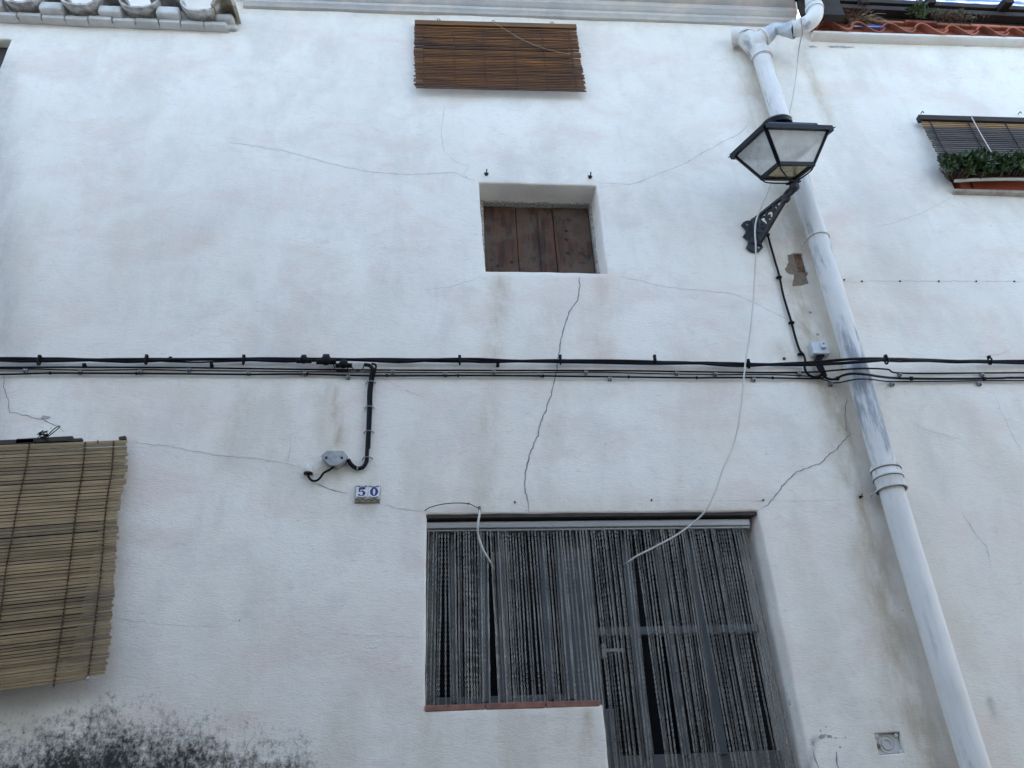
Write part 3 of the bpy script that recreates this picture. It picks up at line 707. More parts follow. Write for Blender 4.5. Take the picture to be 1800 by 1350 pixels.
zr_ = P(1180, 1108, -yf).z; mb = MB(); mb.box((DM+.04, yf-.006, zr_-.018), (DR-.05, yf+.035, zr_+.018), bev=.003); mb.build('rail', GM, door)
zh = P(1075, 1147, -yf).z; mb = MB(); mb.box((DM+.06, yf-.04, zh-.008), (DM+.15, yf-.02, zh+.008), bev=.004); mb.box((DM+.05, yf-.04, zh-.03), (DM+.07, yf+.01, zh+.03), bev=.004); mb.build('handle', M['rail'], door)
mb = MB(); mb.box((DM+.03, yf+.03, 1.0), (DR-.04, yf+.036, DT-.04)); mb.build('pane', M['glass'], door)
mb = MB(); mb.box((DM+.085, yf+.002, FLOOR), (DR-.06, yf+.04, 1.9)); mb.build('panel', GM, door)
st = MB(); st.box((DM-.15, -.75, -.05), (DR+.15, .1, .26), bev=.01); st.box((DM-.15, -.5, .26), (DR+.15, .1, .52), bev=.01); st.box((DM-.15, -.25, .52), (DR+.15, .25, FLOOR), bev=.01)
tag(st.build('doorstep', M['step']), kind='structure')

# ------------------------------------------------------------------ chain curtain
yc = .055
cur = thing('chain_curtain', 'silvery aluminium chain curtain hanging across the doorway and the window beside it', 'curtain', (.75, yc, DT))
rl = MB(); rl.box((DL+.004, yc-.022, DT-.068), (1.490, yc+.012, DT-.034), bev=.005); rl.box((DL+.004, yc-.012, DT-.078), (1.490, yc+.004, DT-.066), bev=.003)
rl.build('rail', M['rail'], cur)
def chain_mesh(length, seed):
    R = random.Random(seed); mb = MB(); z = 0; k = 0; px = .0100; base = R.uniform(0, 3.14); dx = 0
    vs_l = []
    while z < length:
        a = base+(.785 if k % 2 else -.785)+R.uniform(-.35, .35); ca, sa = math.cos(a), math.sin(a); n = 8; m = 4; vs = []
        dx += R.uniform(-.0003, .0003); dx *= .97
        for i in range(n):
            t = 2*math.pi*i/n; cx, cz = math.cos(t), math.sin(t); ox, oz = cx*.0031, cz*.0076
            for j in range(m):
                u = 2*math.pi*j/m+.785; rr = .0014; lx = ox+cx*math.cos(u)*rr; lz = oz+cz*math.cos(u)*rr; ly = math.sin(u)*rr
                vs.append((dx+lx*ca-ly*sa, lx*sa+ly*ca, -z-.006+lz))
        mb.add(vs, [(i*m+j, ((i+1) % n)*m+j, ((i+1) % n)*m+(j+1) % m, i*m+(j+1) % m) for i in range(n) for j in range(m)])
        z += px; k += 1
    me = bpy.data.meshes.new('chain'); me.from_pydata(mb.v, [], mb.f); me.materials.append(M['chain']); return me
shortm = [chain_mesh(DT-.07-DS-.028-random.uniform(0, .012), 10+i) for i in range(5)]
longm = [chain_mesh(DT-.07-FLOOR-.02, 30+i) for i in range(5)]
GAPS = [(P(860, 1000, -yc).x, .05, .8), (P(778, 1000, -yc).x, .025, .8), (P(992, 1100, -yc).x, .02, .8), (P(1112, 960, -yc).x, .12, 1.5), (P(1140, 960, -yc).x, .05, 1.5), (P(1215, 960, -yc).x, .09, 1.5), (P(1285, 960, -yc).x, .05, 1.5)]
x = DL+.010; i = 0
while x < 1.480:
    sh_ = x < DM-.004
    lean = .012*noise.noise((x*3.2, .3, 0))+.016*noise.noise((x*11, 1.3, 0))+.004*random.uniform(-1, 1)
    if not sh_: lean = .008*noise.noise((x*3.2, .3, 0))+.014*noise.noise((x*9, 1.3, 0))+.003*random.uniform(-1, 1)
    for xg, wg, zl in GAPS:
        if abs(x-xg) < .16 and (sh_ == (xg < DM)): lean += -(1 if x > xg else -1)*wg*.30*math.exp(-abs(x-xg)/.05)/zl
    yy = yc-.004+random.choice((-.006, .004))
    sw = .004*noise.noise((x*5, 8, 0))
    o = inst('chain', random.choice(shortm if sh_ else longm), Matrix.Translation((x+random.uniform(-.0015, .0015), yy, DT-.07)) @ Matrix.Rotation(lean, 4, 'Y') @ Matrix.Rotation(sw, 4, 'X') @ Matrix.Rotation(random.choice((0, 1.57, 3.14)), 4, 'Z'), cur)
    x += .0138+.004*noise.noise((x*9, 4.4, 0)); i += 1

# ------------------------------------------------------------------ bamboo blinds
def stick_mesh(name, material, flat=False):
    n = 6 if not flat else 4; mb = MB(); vs = []
    for x in (-.5, .5):
        if flat: vs += [(x, -.5, -.5), (x, .5, -.42), (x, .5, .5), (x, -.5, .42)]
        else: vs += [(x, .5*math.cos(2*math.pi*k/n), .5*math.sin(2*math.pi*k/n)) for k in range(n)]
    mb.add(vs, [(k, (k+1) % n, n+(k+1) % n, n+k) for k in range(n)]+[tuple(range(n)), tuple(range(2*n-1, n-1, -1))])
    return mb.mesh(name, material, not flat, 80)
def stick(name, me, a, b, th, h, parent, tilt=0.0):
    d = (b-a); L = d.length; xax = d.normalized(); up = Vector((0, 0, 1)); yax = up.cross(xax).normalized(); zax = xax.cross(yax)
    R_ = Matrix((xax, yax, zax)).transposed().to_4x4()
    return inst(name, me, Matrix.Translation((a+b)/2) @ R_ @ Matrix.Rotation(tilt, 4, 'X') @ Matrix.Diagonal((L, th, h, 1)), parent)
# --- brown one under the cornice
tl, tr_, bl, br = P(729, 46, .035), P(1013, 53, .035), P(730, 155, .05), P(1029, 162, .05)
bd = thing('bamboo_blind', 'dark brown stained bamboo blind under the cornice at the top of the wall', 'blind', tl)
hb = MB(); a, b_ = P(729, 41, .035), P(1013, 48.5, .035); hb.beam(a, b_, .022, .042); hb.build('head_batten', M['bamboo_head'], bd)
me = stick_mesh('slat', M['bamboo_brown']); N_ = 40
for i in range(N_):
    t = (i+.5)/N_; a = tl.lerp(bl, t); b_ = tr_.lerp(br, t); j = random.uniform(-.007, .007)*(.3+t)
    dz = Vector((0, random.uniform(-.002, .002), random.uniform(-.0012, .0012)))
    stick('slat', me, a+Vector((j-.004, 0, 0))+dz, b_+Vector((random.uniform(-.004, .010)*(.3+t), 0, 0))+dz*.5+Vector((0, 0, random.uniform(-.002, .002))), .0085, .0112, bd)
for s in (.05, .235, .415, .60, .78, .95):
    pts = [tl.lerp(tr_, s).lerp(bl.lerp(br, s), k/40)+Vector((.002*math.sin(k), -.0075 if k % 2 else -.004, 0)) for k in range(41)]
    MB().tube(pts, .0022, 4).build('cord', M['cord'], bd)
MB().tube(spline([P(869, 40, .06), P(885, 50, .06), P(915, 68, .06), P(950, 83, .06), P(985, 92, .06), P(1004, 95, .055)], 6), .002, 5).build('pull_cord', M['cord_light'], bd)
for px, py in ((771, 37), (867, 41), (970, 43)):
    q = W(px, py, .012); MB().tube([q+Vector((.010*math.cos(u), -.01, .010*math.sin(u))) for u in [k*.628 for k in range(10)]], .0022, 5, close=True).build('hook', M['rust'], bd)
# --- straw one at the lower left
pb_ = thing('bamboo_blind', 'pale straw-coloured bamboo blind, cut by the left edge of the photo', 'blind', P(110, 780, .04))
me = stick_mesh('slat', M['bamboo_pale'], True); N_ = 74
edge = lambda t: np.interp(t, [0, .03, .12, .2, .27, .32, .42, .55, .75, .9, 1], [225, 223, 222, 219, 210, 207, 206, 203, 196, 190, 182])
ends = []
for i in range(N_+1):
    t = i/N_; rx = float(edge(t)); ry = 773+(1191-773)*t; sl_ = -.040-.09*min(1, t*1.15); off = .035+.05*t
    lx = -330; ends.append((P(lx, ry-(rx-lx)*sl_, off), P(rx, ry, off)))
for i in range(N_):
    a0, b0_ = ends[i]; a1, b1 = ends[i+1]; a = (a0+a1)/2; b_ = (b0_+b1)/2; h = (b1-b0_).length
    j = Vector((random.uniform(-.006, .006), random.uniform(-.0015, .0015), random.uniform(-.0012, .0012)))
    if i == N_-1: b_ = b_+(a-b_)*.085*.6
    stick('slat', me, a+j, b_+j, .006, h*.86, pb_, random.uniform(-.08, .08))
for pts in ([(52, 781), (44, 830), (31, 890), (20, 950), (11, 1000), (4, 1060), (-6, 1130), (-16, 1216)], [(150, 778), (145, 830), (135, 890), (128, 950), (122, 1000), (113, 1070), (105, 1130), (94, 1210)], [(200, 776), (196, 830), (188, 880), (183, 930), (178, 1000), (170, 1070), (163, 1130), (154, 1194)]):
    sp = spline([P(px, py, .035+.05*(py-775)/420+.006) for px, py in pts], 20); mb = MB()
    for k in range(0, len(sp)-1):
        if k % 2 == 0: mb.beam(sp[k]+Vector((0, -.002, 0)), sp[k].lerp(sp[k+1], .9)+Vector((0, -.002, 0)), .0062, .005, (0, 1, 0))
    mb.tube(sp, .0016, 4); mb.build('cord', M['cord'], pb_)
mb = MB()
for (x0, y0, x1, y1, w) in ((-330, 792, 60, 777, .022), (30, 777, 128, 772, .022), (120, 775, 145, 774, .012), (210, 772, 222, 770, .014)):
    mb.beam(P(x0, y0, .02), P(x1, y1, .02), .02, w)
mb.build('rotten_batten', M['lintel'], pb_)
MB().lathe([(.001, 0), (.006, .003), (.007, .010), (.002, .016)], Matrix.Translation(P(154, 1196, .095)), 8).build('eyelet', M['rail'], pb_)
MB().tube([P(172, 774, .05), P(172, 779, .05)], .003, 5).build('nail', M['rust'], pb_)
# --- knotted wire above it
kw = thing('wire_knot', 'knot of black wire with a looped end above the straw-coloured blind', 'wire', W(76, 765, .02))
R_ = random.Random(4); c0 = P(76, 765, .03); pts = [c0+Vector((R_.gauss(0, .016), R_.gauss(0, .008), R_.gauss(0, .014))) for k in range(26)]
MB().tube(spline(pts, 4), .0022, 4).build('knot', M['black'], kw)
MB().tube(spline([P(83, 766, .03), P(94, 755, .045), P(103, 749, .05), P(105, 750.5, .05), P(98, 757, .045), P(85, 767, .03)], 6), .0022, 5).build('loop', M['black'], kw)
MB().tube(spline([P(72, 764, .03), P(64, 772, .04), P(58, 779, .05)], 5), .0018, 4).build('tail', M['black'], kw)
MB().tube(spline([P(78, 768, .03), P(84, 772, .04), P(88, 776, .05)], 5), .0018, 4).build('tail', M['black'], kw)
# --- greyed one on the neighbour's window
gb = thing('bamboo_blind', 'grey weathered bamboo blind over the planter on the right-hand window', 'blind', P(1616, 208, .04))
tl, bl = P(1618, 212, .04), P(1650, 277, .10); wid = 1.02
hb = MB(); a = P(1614, 209, .045); hb.beam(a, a+Vector((wid+.03, 0, .012)), .035, .040); hb.build('head_batten', M['tie'], gb)
mg, mw_ = stick_mesh('slat', M['bamboo_grey']), stick_mesh('slat', M['bamboo_warm']); N_ = 19
for i in range(N_):
    t = (i+.8)/N_; a = tl.lerp(bl, t); j = random.uniform(-.004, .006)
    stick('slat', mw_ if i < 3 else mg, a+Vector((j, 0, random.uniform(-.001, .001))), a+Vector((wid+j, 0, .012+random.uniform(-.002, .002))), .009, .0130, gb)
hb = MB(); hb.beam(bl, bl+Vector((wid, 0, .012)), .026, .03); hb.build('bottom_batten', M['tie'], gb)
for s in (.055, .31, .56, .83):
    MB().tube([tl.lerp(bl, k/24)+Vector((s*wid, -.009 if k % 2 else -.006, s*.012)) for k in range(25)], .0035, 4).build('cord', M['lintel'], gb)
MB().tube(spline([P(1708, 206, .07), P(1722, 232, .10), P(1740, 263, .13), P(1743, 270, .135), P(1741, 279, .12)], 6), .0035, 6).build('pull_cord', M['white_cable'], gb)
for px in (1619, 1791):
    q = W(px, 203, .004); MB().tube([q+Vector((0, -.03, -.01)), q+Vector((0, -.025, .012)), q+Vector((.003, 0, .016))], .003, 5).build('hook', M['rust'], gb)

# ------------------------------------------------------------------ planter and plant on the right-hand window
pz = s0.z+.027
pl = thing('planter', 'long red plastic planter on the window sill under the grey blind', 'planter', (3.7, .02, pz))
def trough(x0, x1, y0, y1, z0, z1, sl=.012):
    mb = MB(); o = [(x0+sl, y0+sl, z0), (x1-sl, y0+sl, z0), (x1-sl, y1-sl, z0), (x0+sl, y1-sl, z0), (x0, y0, z1), (x1, y0, z1), (x1, y1, z1), (x0, y1, z1)]
    t = .008; i = [(x0+t, y0+t, z1), (x1-t, y0+t, z1), (x1-t, y1-t, z1), (x0+t, y1-t, z1), (x0+t+sl, y0+t+sl, z1-.03), (x1-t-sl, y0+t+sl, z1-.03), (x1-t-sl, y1-t-sl, z1-.03), (x0+t+sl, y1-t-sl, z1-.03)]
    fs = [(0, 1, 2, 3)]+[(k, (k+1) % 4, 4+(k+1) % 4, 4+k) for k in range(4)]+[(4+k, 4+(k+1) % 4, 8+(k+1) % 4, 8+k) for k in range(4)]+[(8+k, 8+(k+1) % 4, 12+(k+1) % 4, 12+k) for k in range(4)]+[(12, 13, 14, 15)]
    return mb.add(o+i, fs)
trough(3.225, 3.98, -.02, .115, pz, pz+.135).build('trough', M['planter'], pl)
mb = MB(); mb.box((3.30, -.0235, pz+.02), (3.302, -.012, pz+.11)); mb.build('seam', M['redbrown'], pl)
rb = MB(); q = P(1678, 318, .06); rb.tube(spline([q, q+Vector((.15, -.012, .004)), q+Vector((.35, -.02, .008)), q+Vector((.62, -.02, .006)), q+Vector((.95, -.01, 0))], 8), .010, 8); rb.build('guard_rail', M['white_cable'], pl, True)
pt = thing('leafy_plant', 'dense dark green succulent plant spilling over the red planter', 'plant', (3.6, -.03, pz+.12))
R_ = random.Random(11); mb = MB(); mst = MB()
for k in range(230):
    px = 1655+R_.random()**.9*260; t = R_.random(); py = 274+t*30+(6 if px < 1680 else 0)*(1-t)*1.0; off = .06+R_.random()*.07
    c0 = P(px, py, off); axis = Vector((R_.uniform(-.9, .7), -.8+R_.uniform(-.4, .5), R_.uniform(-.2, .7))).normalized(); u0 = axis.orthogonal().normalized()
    for j in range(13):
        a = j*2.4; el_ = .35+.75*(j/13); d = (Matrix.Rotation(a, 3, axis) @ u0)*math.sin(1.35-el_*.75)+axis*math.cos(1.35-el_*.75); d.normalize(); n_ = d.cross(axis).normalized(); l = R_.uniform(.026, .066); w = l*R_.uniform(.14, .24)
        mb.add([c0, c0+d*l*.6+n_*w, c0+d*l, c0+d*l*.6-n_*w, c0+d*l*.6-axis*w*.8], [(0, 1, 4), (1, 2, 4), (2, 3, 4), (3, 0, 4), (0, 3, 2, 1)])
    mst.tube([c0, c0+Vector((0, .04, -.01)), Vector((max(c0.x, 3.24)+.02, .05, pz+.11))], .003, 4, False)
mb.build('leaves', M['leaf'], pt); mst.build('stems', M['lichen'], pt)

# ------------------------------------------------------------------ drainpipe
PX, PYo, PR = 2.166, .078, .057
dp = thing('drainpipe', 'whitewashed drainpipe running down the wall with a branching top elbow', 'drainpipe', (PX, -PYo, 0))
zt = P(1322, 95, PYo).z
MB().tube([(PX+.006*math.sin(z*1.7)+.004*noise.noise((z, 3, 3)), -PYo-disp(PX, z), z) for z in [0+k*(zt)/60 for k in range(61)]], PR, 24).build('pipe', M['pipe'], dp, True, 60)
def collar(z, prof, name='collar', m_='pipe'):
    MB().lathe(prof, Matrix.Translation((PX+.006*math.sin(z*1.7), -PYo-disp(PX, z), z)), 24).build(name, M[m_], dp, True, 40)
zj = P(1562, 842, PYo).z
collar(zj, [(PR, -.055), (PR+.008, -.05), (PR+.009, -.005), (PR+.013, .0), (PR+.013, .010), (PR+.009, .016), (PR+.009, .04), (PR+.014, .045), (PR+.014, .06), (PR, .066)])
for z_ in (zj-.056, zj-.002, zj+.042): collar(z_, [(PR+.0105, -.002), (PR+.0138, -.001), (PR+.0138, .001), (PR+.0105, .002)], 'seal', 'joint')
collar(zt-.005, [(PR, -.055), (PR+.008, -.05), (PR+.009, .0), (PR+.013, .006), (PR+.013, .018), (PR+.006, .024), (PR, .03)])
collar(zt-.05, [(PR+.0085, -.0015), (PR+.0105, -.001), (PR+.0105, .001), (PR+.0085, .0015)], 'seal', 'joint')
for (pxa, pya) in ((1432, 420), (1562, 862)):
    z_ = P(pxa, pya, PYo).z; x_ = PX+.006*math.sin(z_*1.7)
    pts = [(x_+(PR+.0145 if pya > 800 else PR+.004)*math.cos(u), -PYo-(PR+.0145 if pya > 800 else PR+.004)*math.sin(u), z_) for u in [k*math.pi/16 for k in range(17)]]
    pts = [(x_+PR+.028, -.006, z_+.002)]+pts+[(x_-PR-.012, -.006, z_)]
    MB().tube(pts, .0036, 6).build('clamp', M['pipe'], dp, True)
    MB().lathe([(.007, 0), (.009, .003), (.004, .008)], Matrix.Translation((x_+PR+.026, -.010, z_)) @ Matrix.Rotation(math.pi/2, 4, 'X'), 8).build('screw', M['galv'], dp)
# Y-branch, elbows
A = Vector((PX, -PYo, zt)); top = P(1311, 66, .085)
MB().tube([A, A.lerp(top, .5), top], [PR+.004, PR+.004, PR+.004], 24).build('branch', M['pipe'], dp, True, 50)
MB().tube([top, top+Vector((.0, 0, .012))], PR+.009, 24).build('collar', M['pipe'], dp, True, 40)
stub = P(1287, 66, .05)
MB().tube(spline([top+Vector((0, 0, .0)), top.lerp(stub, .5)+Vector((0, 0, .012)), stub], 5), [.052, .054, .056, .056, .057, .058, .059, .06, .062, .064, .066][:11], 20).build('cowl', M['trim'], dp, True, 50)
arm = spline([A+Vector((.0, 0, .03)), P(1332, 74, .11), P(1352, 60, .14), P(1372, 54, .18), P(1388, 52, .21)], 6)
MB().tube(arm[:11], PR-.003, 20).build('branch', M['pipe'], dp, True, 60)
j = arm[9]; d = (arm[10]-arm[9]).normalized(); MB().tube([j, j+d*.014], PR+.006, 20).build('collar', M['pipe'], dp, True, 40)
# twisted wrap
mb = MB(); wp = spline([arm[10], P(1362, 52, .16), P(1380, 52.5, .19), P(1398, 51, .225)], 10); vs = []; n = 20
for i, p in enumerate(wp):
    t = i/(len(wp)-1); d = (wp[min(i+1, len(wp)-1)]-wp[max(i-1, 0)]).normalized(); u = Vector((0, 0, 1)); u = (u-d*u.dot(d)).normalized(); w_ = d.cross(u)
    for k in range(n):
        a = 2*math.pi*k/n; r_ = (.058-.020*math.sin(math.pi*min(1, t*1.05)))*(1+.10*math.sin(5*a+t*9)); vs.append(p+(u*math.cos(a)+w_*math.sin(a))*r_)
mb.add(vs, [(i*n+k, i*n+(k+1) % n, (i+1)*n+(k+1) % n, (i+1)*n+k) for i in range(len(wp)-1) for k in range(n)]); mb.build('wrapped_joint', M['pipe_wrap'], dp, True, 70)
e0 = wp[-1]; el1 = spline([e0-Vector((.02, 0, 0)), P(1408, 47, .245), P(1424, 38, .27), P(1433, 24, .275), P(1430, 8, .28), P(1426, -30, .28), P(1415, -90, .28)], 7)
MB().tube(el1, [.052]*len(el1), 22).build('elbow', M['pipe'], dp, True, 60)
for kk in (3, 24):
    d = (el1[kk+1]-el1[kk]).normalized(); MB().tube([el1[kk], el1[kk]+d*.03], .058, 22).build('collar', M['pipe'], dp, True, 40)
    MB().tube([el1[kk]+d*.030, el1[kk]+d*.0335], .0585, 22).build('seal', M['joint'], dp)
MB().lathe([(.007, 0), (.008, .004), (.003, .012)], Matrix.Translation(W(1343, 107, .0)) @ Matrix.Rotation(math.pi/2, 4, 'X'), 8).build('screw', M['galv'], dp)

# ------------------------------------------------------------------ street lantern
LC = Vector((1.963, -.32, 5.036)); rv = Vector((.306, -.155, .182)); LM = Matrix.Translation(LC) @ Matrix.Rotation(rv.length, 4, rv.normalized())
la, lb, lh, lr = .217, .113, .173, .76
lan = thing('street_lantern', 'black iron street lantern with frosted panes on a scrolled wall bracket', 'lantern', W(1330, 420))
def lp(x, y, z): return LM @ Vector((x, y, z))
cn = [(-1, -1), (1, -1), (1, 1), (-1, 1)]
TOPc = [lp(x*la*.93, y*la*lr*.93, lh-.004) for x, y in cn]; BOT = [lp(x*lb, y*lb*lr, 0) for x, y in cn]; RIM = [lp(x*la, y*la*lr, lh+.002) for x, y in cn]
fm = MB(); ax = (LM.to_3x3() @ Vector((0, 0, 1)))
ctr = lp(0, 0, lh/2)
for k in range(4):
    o_ = ((TOPc[k]+BOT[k])/2-ctr).normalized(); fm.beam(BOT[k], TOPc[k], .020, .014, o_)
    fm.beam(BOT[k], BOT[(k+1) % 4], .016, .020, ax)
fm.build('frame', M['iron'], lan)
rm = MB()
for k in range(4): rm.beam(RIM[k], RIM[(k+1) % 4], .022, .026, ax)
for k in range(4):                              # pointed corners of the rim
    x, y = cn[k]; rm.add([lp(x*la*.90, y*la*lr*.97, lh+.010), lp(x*la*.97, y*la*lr*.90, lh+.010), lp(x*la*1.09, y*la*lr*1.09, lh+.004), lp(x*la*.94, y*la*lr*.94, lh-.012)], [(0, 1, 2), (0, 2, 3), (1, 3, 2), (0, 3, 1)])
rm.build('rim', M['iron'], lan)
sk = MB(); k1 = [lp(x*la*.80, y*la*lr*.86, lh+.010) for x, y in cn]; k2 = [lp(x*la*.72, y*la*lr*.80, lh+.050) for x, y in cn]
sk.add(k1+k2, [(0, 1, 5, 4), (1, 2, 6, 5), (2, 3, 7, 6), (3, 0, 4, 7), (4, 5, 6, 7), (3, 2, 1, 0)]); sk.build('skirt', M['cap_blue'], lan)
rf = MB(); t1 = [lp(x*la*.73, y*la*lr*.81, lh+.051) for x, y in cn]; t2 = [lp(x*la*.36, y*la*lr*.36, lh+.085) for x, y in cn]
rf.add(t1+t2, [(0, 1, 5, 4), (1, 2, 6, 5), (2, 3, 7, 6), (3, 0, 4, 7), (4, 5, 6, 7), (3, 2, 1, 0)]); roof_l = rf.build('roof', M['cap_blue'], lan)
MB().lathe([(.060, .07), (.062, .095), (.084, .10), (.086, .125), (.072, .138), (.02, .15)], LM @ Matrix.Translation((0, 0, lh)), 24).build('vent_cap', M['iron'], lan, True, 40)
for x, y in ((-.2, -.93), (.55, -.97), (.93, -.5)):
    MB().lathe([(.006, 0), (.006, .006), (.002, .009)], LM @ Matrix.Translation((x*la, y*la*lr, lh+.02)), 8).build('bolt', M['iron'], lan)
MB().prism([lp(x*la*.90, y*la*lr*.90, lh-.008) for x, y in cn], ax*.004).build('reflector', M['white_tile'], lan)
for k in range(4):
    q = (k+1) % 4; i_ = lambda p: ctr+(p-ctr)*.975
    mb = MB(); a, b_, c_, d_ = [i_(p) for p in (BOT[k], BOT[q], TOPc[q], TOPc[k])]; nn = ((b_-a).cross(d_-a)).normalized()*.003
    mb.prism([a, b_, c_, d_], nn); mb.build('pane', M['lamp_glass'], lan)
mb = MB(); mb.prism([lp(x*lb*.95, y*lb*lr*.95, .004) for x, y in cn], ax*.003); mb.build('base_pane', M['lamp_glass_base'], lan)
BALL = P(1396, 327, .30); CI = M['castiron']
NECK = lp(0, 0, -.045)
# curled carriers from ball to the corners
tp = BALL+Vector((0, 0, .022))
for k in range(4):
    x, y = cn[k]; c0 = lp(x*lb*.98, y*lb*lr*.98, -.004); m1 = lp(x*lb*.86, y*lb*lr*.86, -.030); m2 = tp.lerp(m1, .55)+ax*-.004
    MB().tube(spline([c0+ax*-.002, m1, m2, tp], 6), .0042, 6).build('carrier', M['iron'], lan, True)
mb = MB(); mb.box((-.036, -.024, .016), (.036, .024, .024), Matrix.Translation(BALL) @ LM.to_3x3().to_4x4(), bev=.003); mb.build('cross_plate', M['iron'], lan)
MB().lathe([(.001, -.034), (.012, -.033), (.026, -.018), (.028, -.004), (.026, .008), (.018, .018), (.014, .024)], Matrix.Translation(BALL), 20).build('ball', CI, lan, True, 50)
# bracket
wp0 = W(1330, 412, .0); root = Vector((1.850, -.015, 4.855)); tip = P(1378, 349, .215)
e = (tip-root); eh = Vector((e.x, e.y, 0)).normalized(); side = eh.cross(Vector((0, 0, 1)))
def bp(u, z): return Vector((root.x, root.y, 0))+eh*u+Vector((0, 0, z))
ul = Vector((e.x, e.y, 0)).length; zt0, zb0 = 4.945, 4.765; zt1, zb1 = tip.z+.014, tip.z-.016
br_ = MB()
br_.beam(bp(-.01, zt0), bp(ul, zt1), .020, .016); br_.beam(bp(-.01, zb0), bp(ul, zb1), .020, .018)
br_.beam(bp(.004, zb0-.01), bp(.004, zt0+.01), .022, .018, eh)
for u, r_, zc_ in ((.055, .050, .50), (.115, .034, .5), (.16, .022, .5)):
    zz = (zb0+(zb1-zb0)*u/ul)*(1-zc_)+(zt0+(zt1-zt0)*u/ul)*zc_
    br_.tube([bp(u+r_*.85*math.cos(a), zz+r_*math.sin(a)) for a in [k*math.pi/9 for k in range(18)]], .0075, 6, close=True)
    br_.tube([bp(u+r_*.45*math.cos(a)*(a/6), zz+r_*.5*math.sin(a)*(a/6)) for a in [k*math.pi/8 for k in range(14)]], .006, 6)
for u in (.03, .088, .14): br_.beam(bp(u, zb0+(zb1-zb0)*u/ul), bp(u+.014, zt0+(zt1-zt0)*u/ul), .012, .010, eh)
br_.build('bracket', CI, lan, True, 40)
MB().lathe([(.012, -.014), (.024, -.012), (.026, 0), (.024, .012), (.012, .014)], Matrix.Translation(tip+eh*.012-Vector((0, 0, .008))) @ side.to_track_quat('Z', 'Y').to_matrix().to_4x4(), 16).build('knuckle', CI, lan, True, 40)
MB().tube(spline([tip+Vector((0, 0, -.004)), tip.lerp(BALL, .4)+Vector((0, 0, -.014)), tip.lerp(BALL, .8)+Vector((0, 0, -.022)), BALL+Vector((0, 0, -.02))], 6), .013, 10).build('neck', CI, lan, True)
MB().tube(spline([tip+Vector((0, 0, .014)), tip.lerp(BALL, .5)+Vector((0, 0, .016)), BALL+Vector((0, 0, -.006))], 6), .010, 10).build('neck', CI, lan, True)
op = [(275,650),(300,615),(345,592),(410,592),(430,625),(470,590),(560,575),(640,640),(690,668),(640,700),(648,760),(610,835),(530,885),(528,915),(560,945),(596,984),(545,1036),(480,1058),(405,1034),(344,980),(374,930),(376,880),(345,850),(300,815),(336,772),(342,730),(315,685)]
mb = MB(); mb.prism([P(1270+x/8.44, 320+y/8.44, .006) for x, y in op], (0, -.012, 0)); plate = mb.build('wall_plate', CI, lan)
MB().lathe([(.001, -.004), (.030, -.003), (.024, .012), (.008, .018)], Matrix.Translation(P(1327, 424, .018)) @ Matrix.Rotation(math.pi/2, 4, 'X'), 16).build('boss', CI, plate, True)
for px, py in ((1333, 436), (1313, 396)):
    MB().lathe([(.007, 0), (.007, .004), (.002, .006)], Matrix.Translation(P(px, py, .018)) @ Matrix.Rotation(math.pi/2, 4, 'X'), 8).build('bolt', M['galv'], plate)

# ------------------------------------------------------------------ cables along the wall
def run(pts, off, sub=10, amp=.0015, seed=0):
    base = [W(x, y, (o[0] if o else off)) for x, y, *o in pts]; sp = spline(base, sub)
    return [p+Vector((0, 0, amp*noise.noise((p.x*4, seed, 0)))) for p in sp]
def clip(cx, cy, off, parent, w=.014, h=.022, m_='galv', name='clip'):
    q = W(cx, cy, off); mb = MB(); mb.box((q.x-w/2, q.y-.002, q.z-h/2), (q.x-w/2+.003, q.y+off, q.z+h/2)); mb.box((q.x+w/2-.003, q.y-.002, q.z-h/2), (q.x+w/2, q.y+off, q.z+h/2))
    mb.box((q.x-w/2, q.y-.004, q.z-.003), (q.x+w/2, q.y-.001, q.z+.003)); mb.box((q.x-w/2, q.y+off-.003, q.z-h/2), (q.x+w/2, q.y+off, q.z-h/2+.004)); mb.build(name, M[m_], parent)
bundle = thing('cable_bundle', 'thick twisted bundle of black cables running level across the whole facade', 'cable', W(900, 636, .03))
main = [(-220, 629), (0, 632), (150, 633), (300, 634), (500, 633.5), (700, 634), (900, 635), (1100, 637), (1280, 641), (1400, 641), (1470, 636.5, .14), (1510, 634.5, .165), (1560, 633.5, .15), (1640, 635, .06), (1800, 636.5), (2050, 638)]
for k, (r_, ph) in enumerate(((.0080, 0), (.0072, 2.2), (.0044, 4.1))):
    sp = run(main, .022, 14); out = []
    for p in sp:
        a = p.x*5.5+ph+2.2*noise.noise((p.x*1.3, k, 0)); am = .0095*(.75+.5*noise.noise((p.x*2.1, 5, k)))
        out.append(p+Vector((0, -abs(.006*math.cos(a)), am*math.sin(a))))
    MB().tube(out, r_, 8).build('cable', M['black'], bundle, True)
for px in (68, 257, 428, 808, 985, 1151, 1316, 1558, 1740):
    q = W(px, 634 if px < 1300 else (641 if px < 1400 else 634.5), .03); 
    if px == 1558: q = W(px, 633.5, .155)
    mb = MB(); mb.tube([q+Vector((0, .016*math.cos(a), .019*math.sin(a))) for a in [k*math.pi/6 for k in range(12)]], .0048, 6, close=True)
    mb.box((q.x-.007, q.y-.012, q.z+.016), (q.x+.007, q.y+.006, q.z+.029), bev=.002); mb.build('cable_tie', M['black'], bundle)
for px in (148, 372, 300, 875):
    q = W(px, 640 if px != 300 else 629, .018); mb = MB(); mb.box((q.x-.008, q.y-.006, q.z-.010), (q.x+.008, q.y+.016, q.z+.004), bev=.002); mb.build('clip', M['black'], bundle)
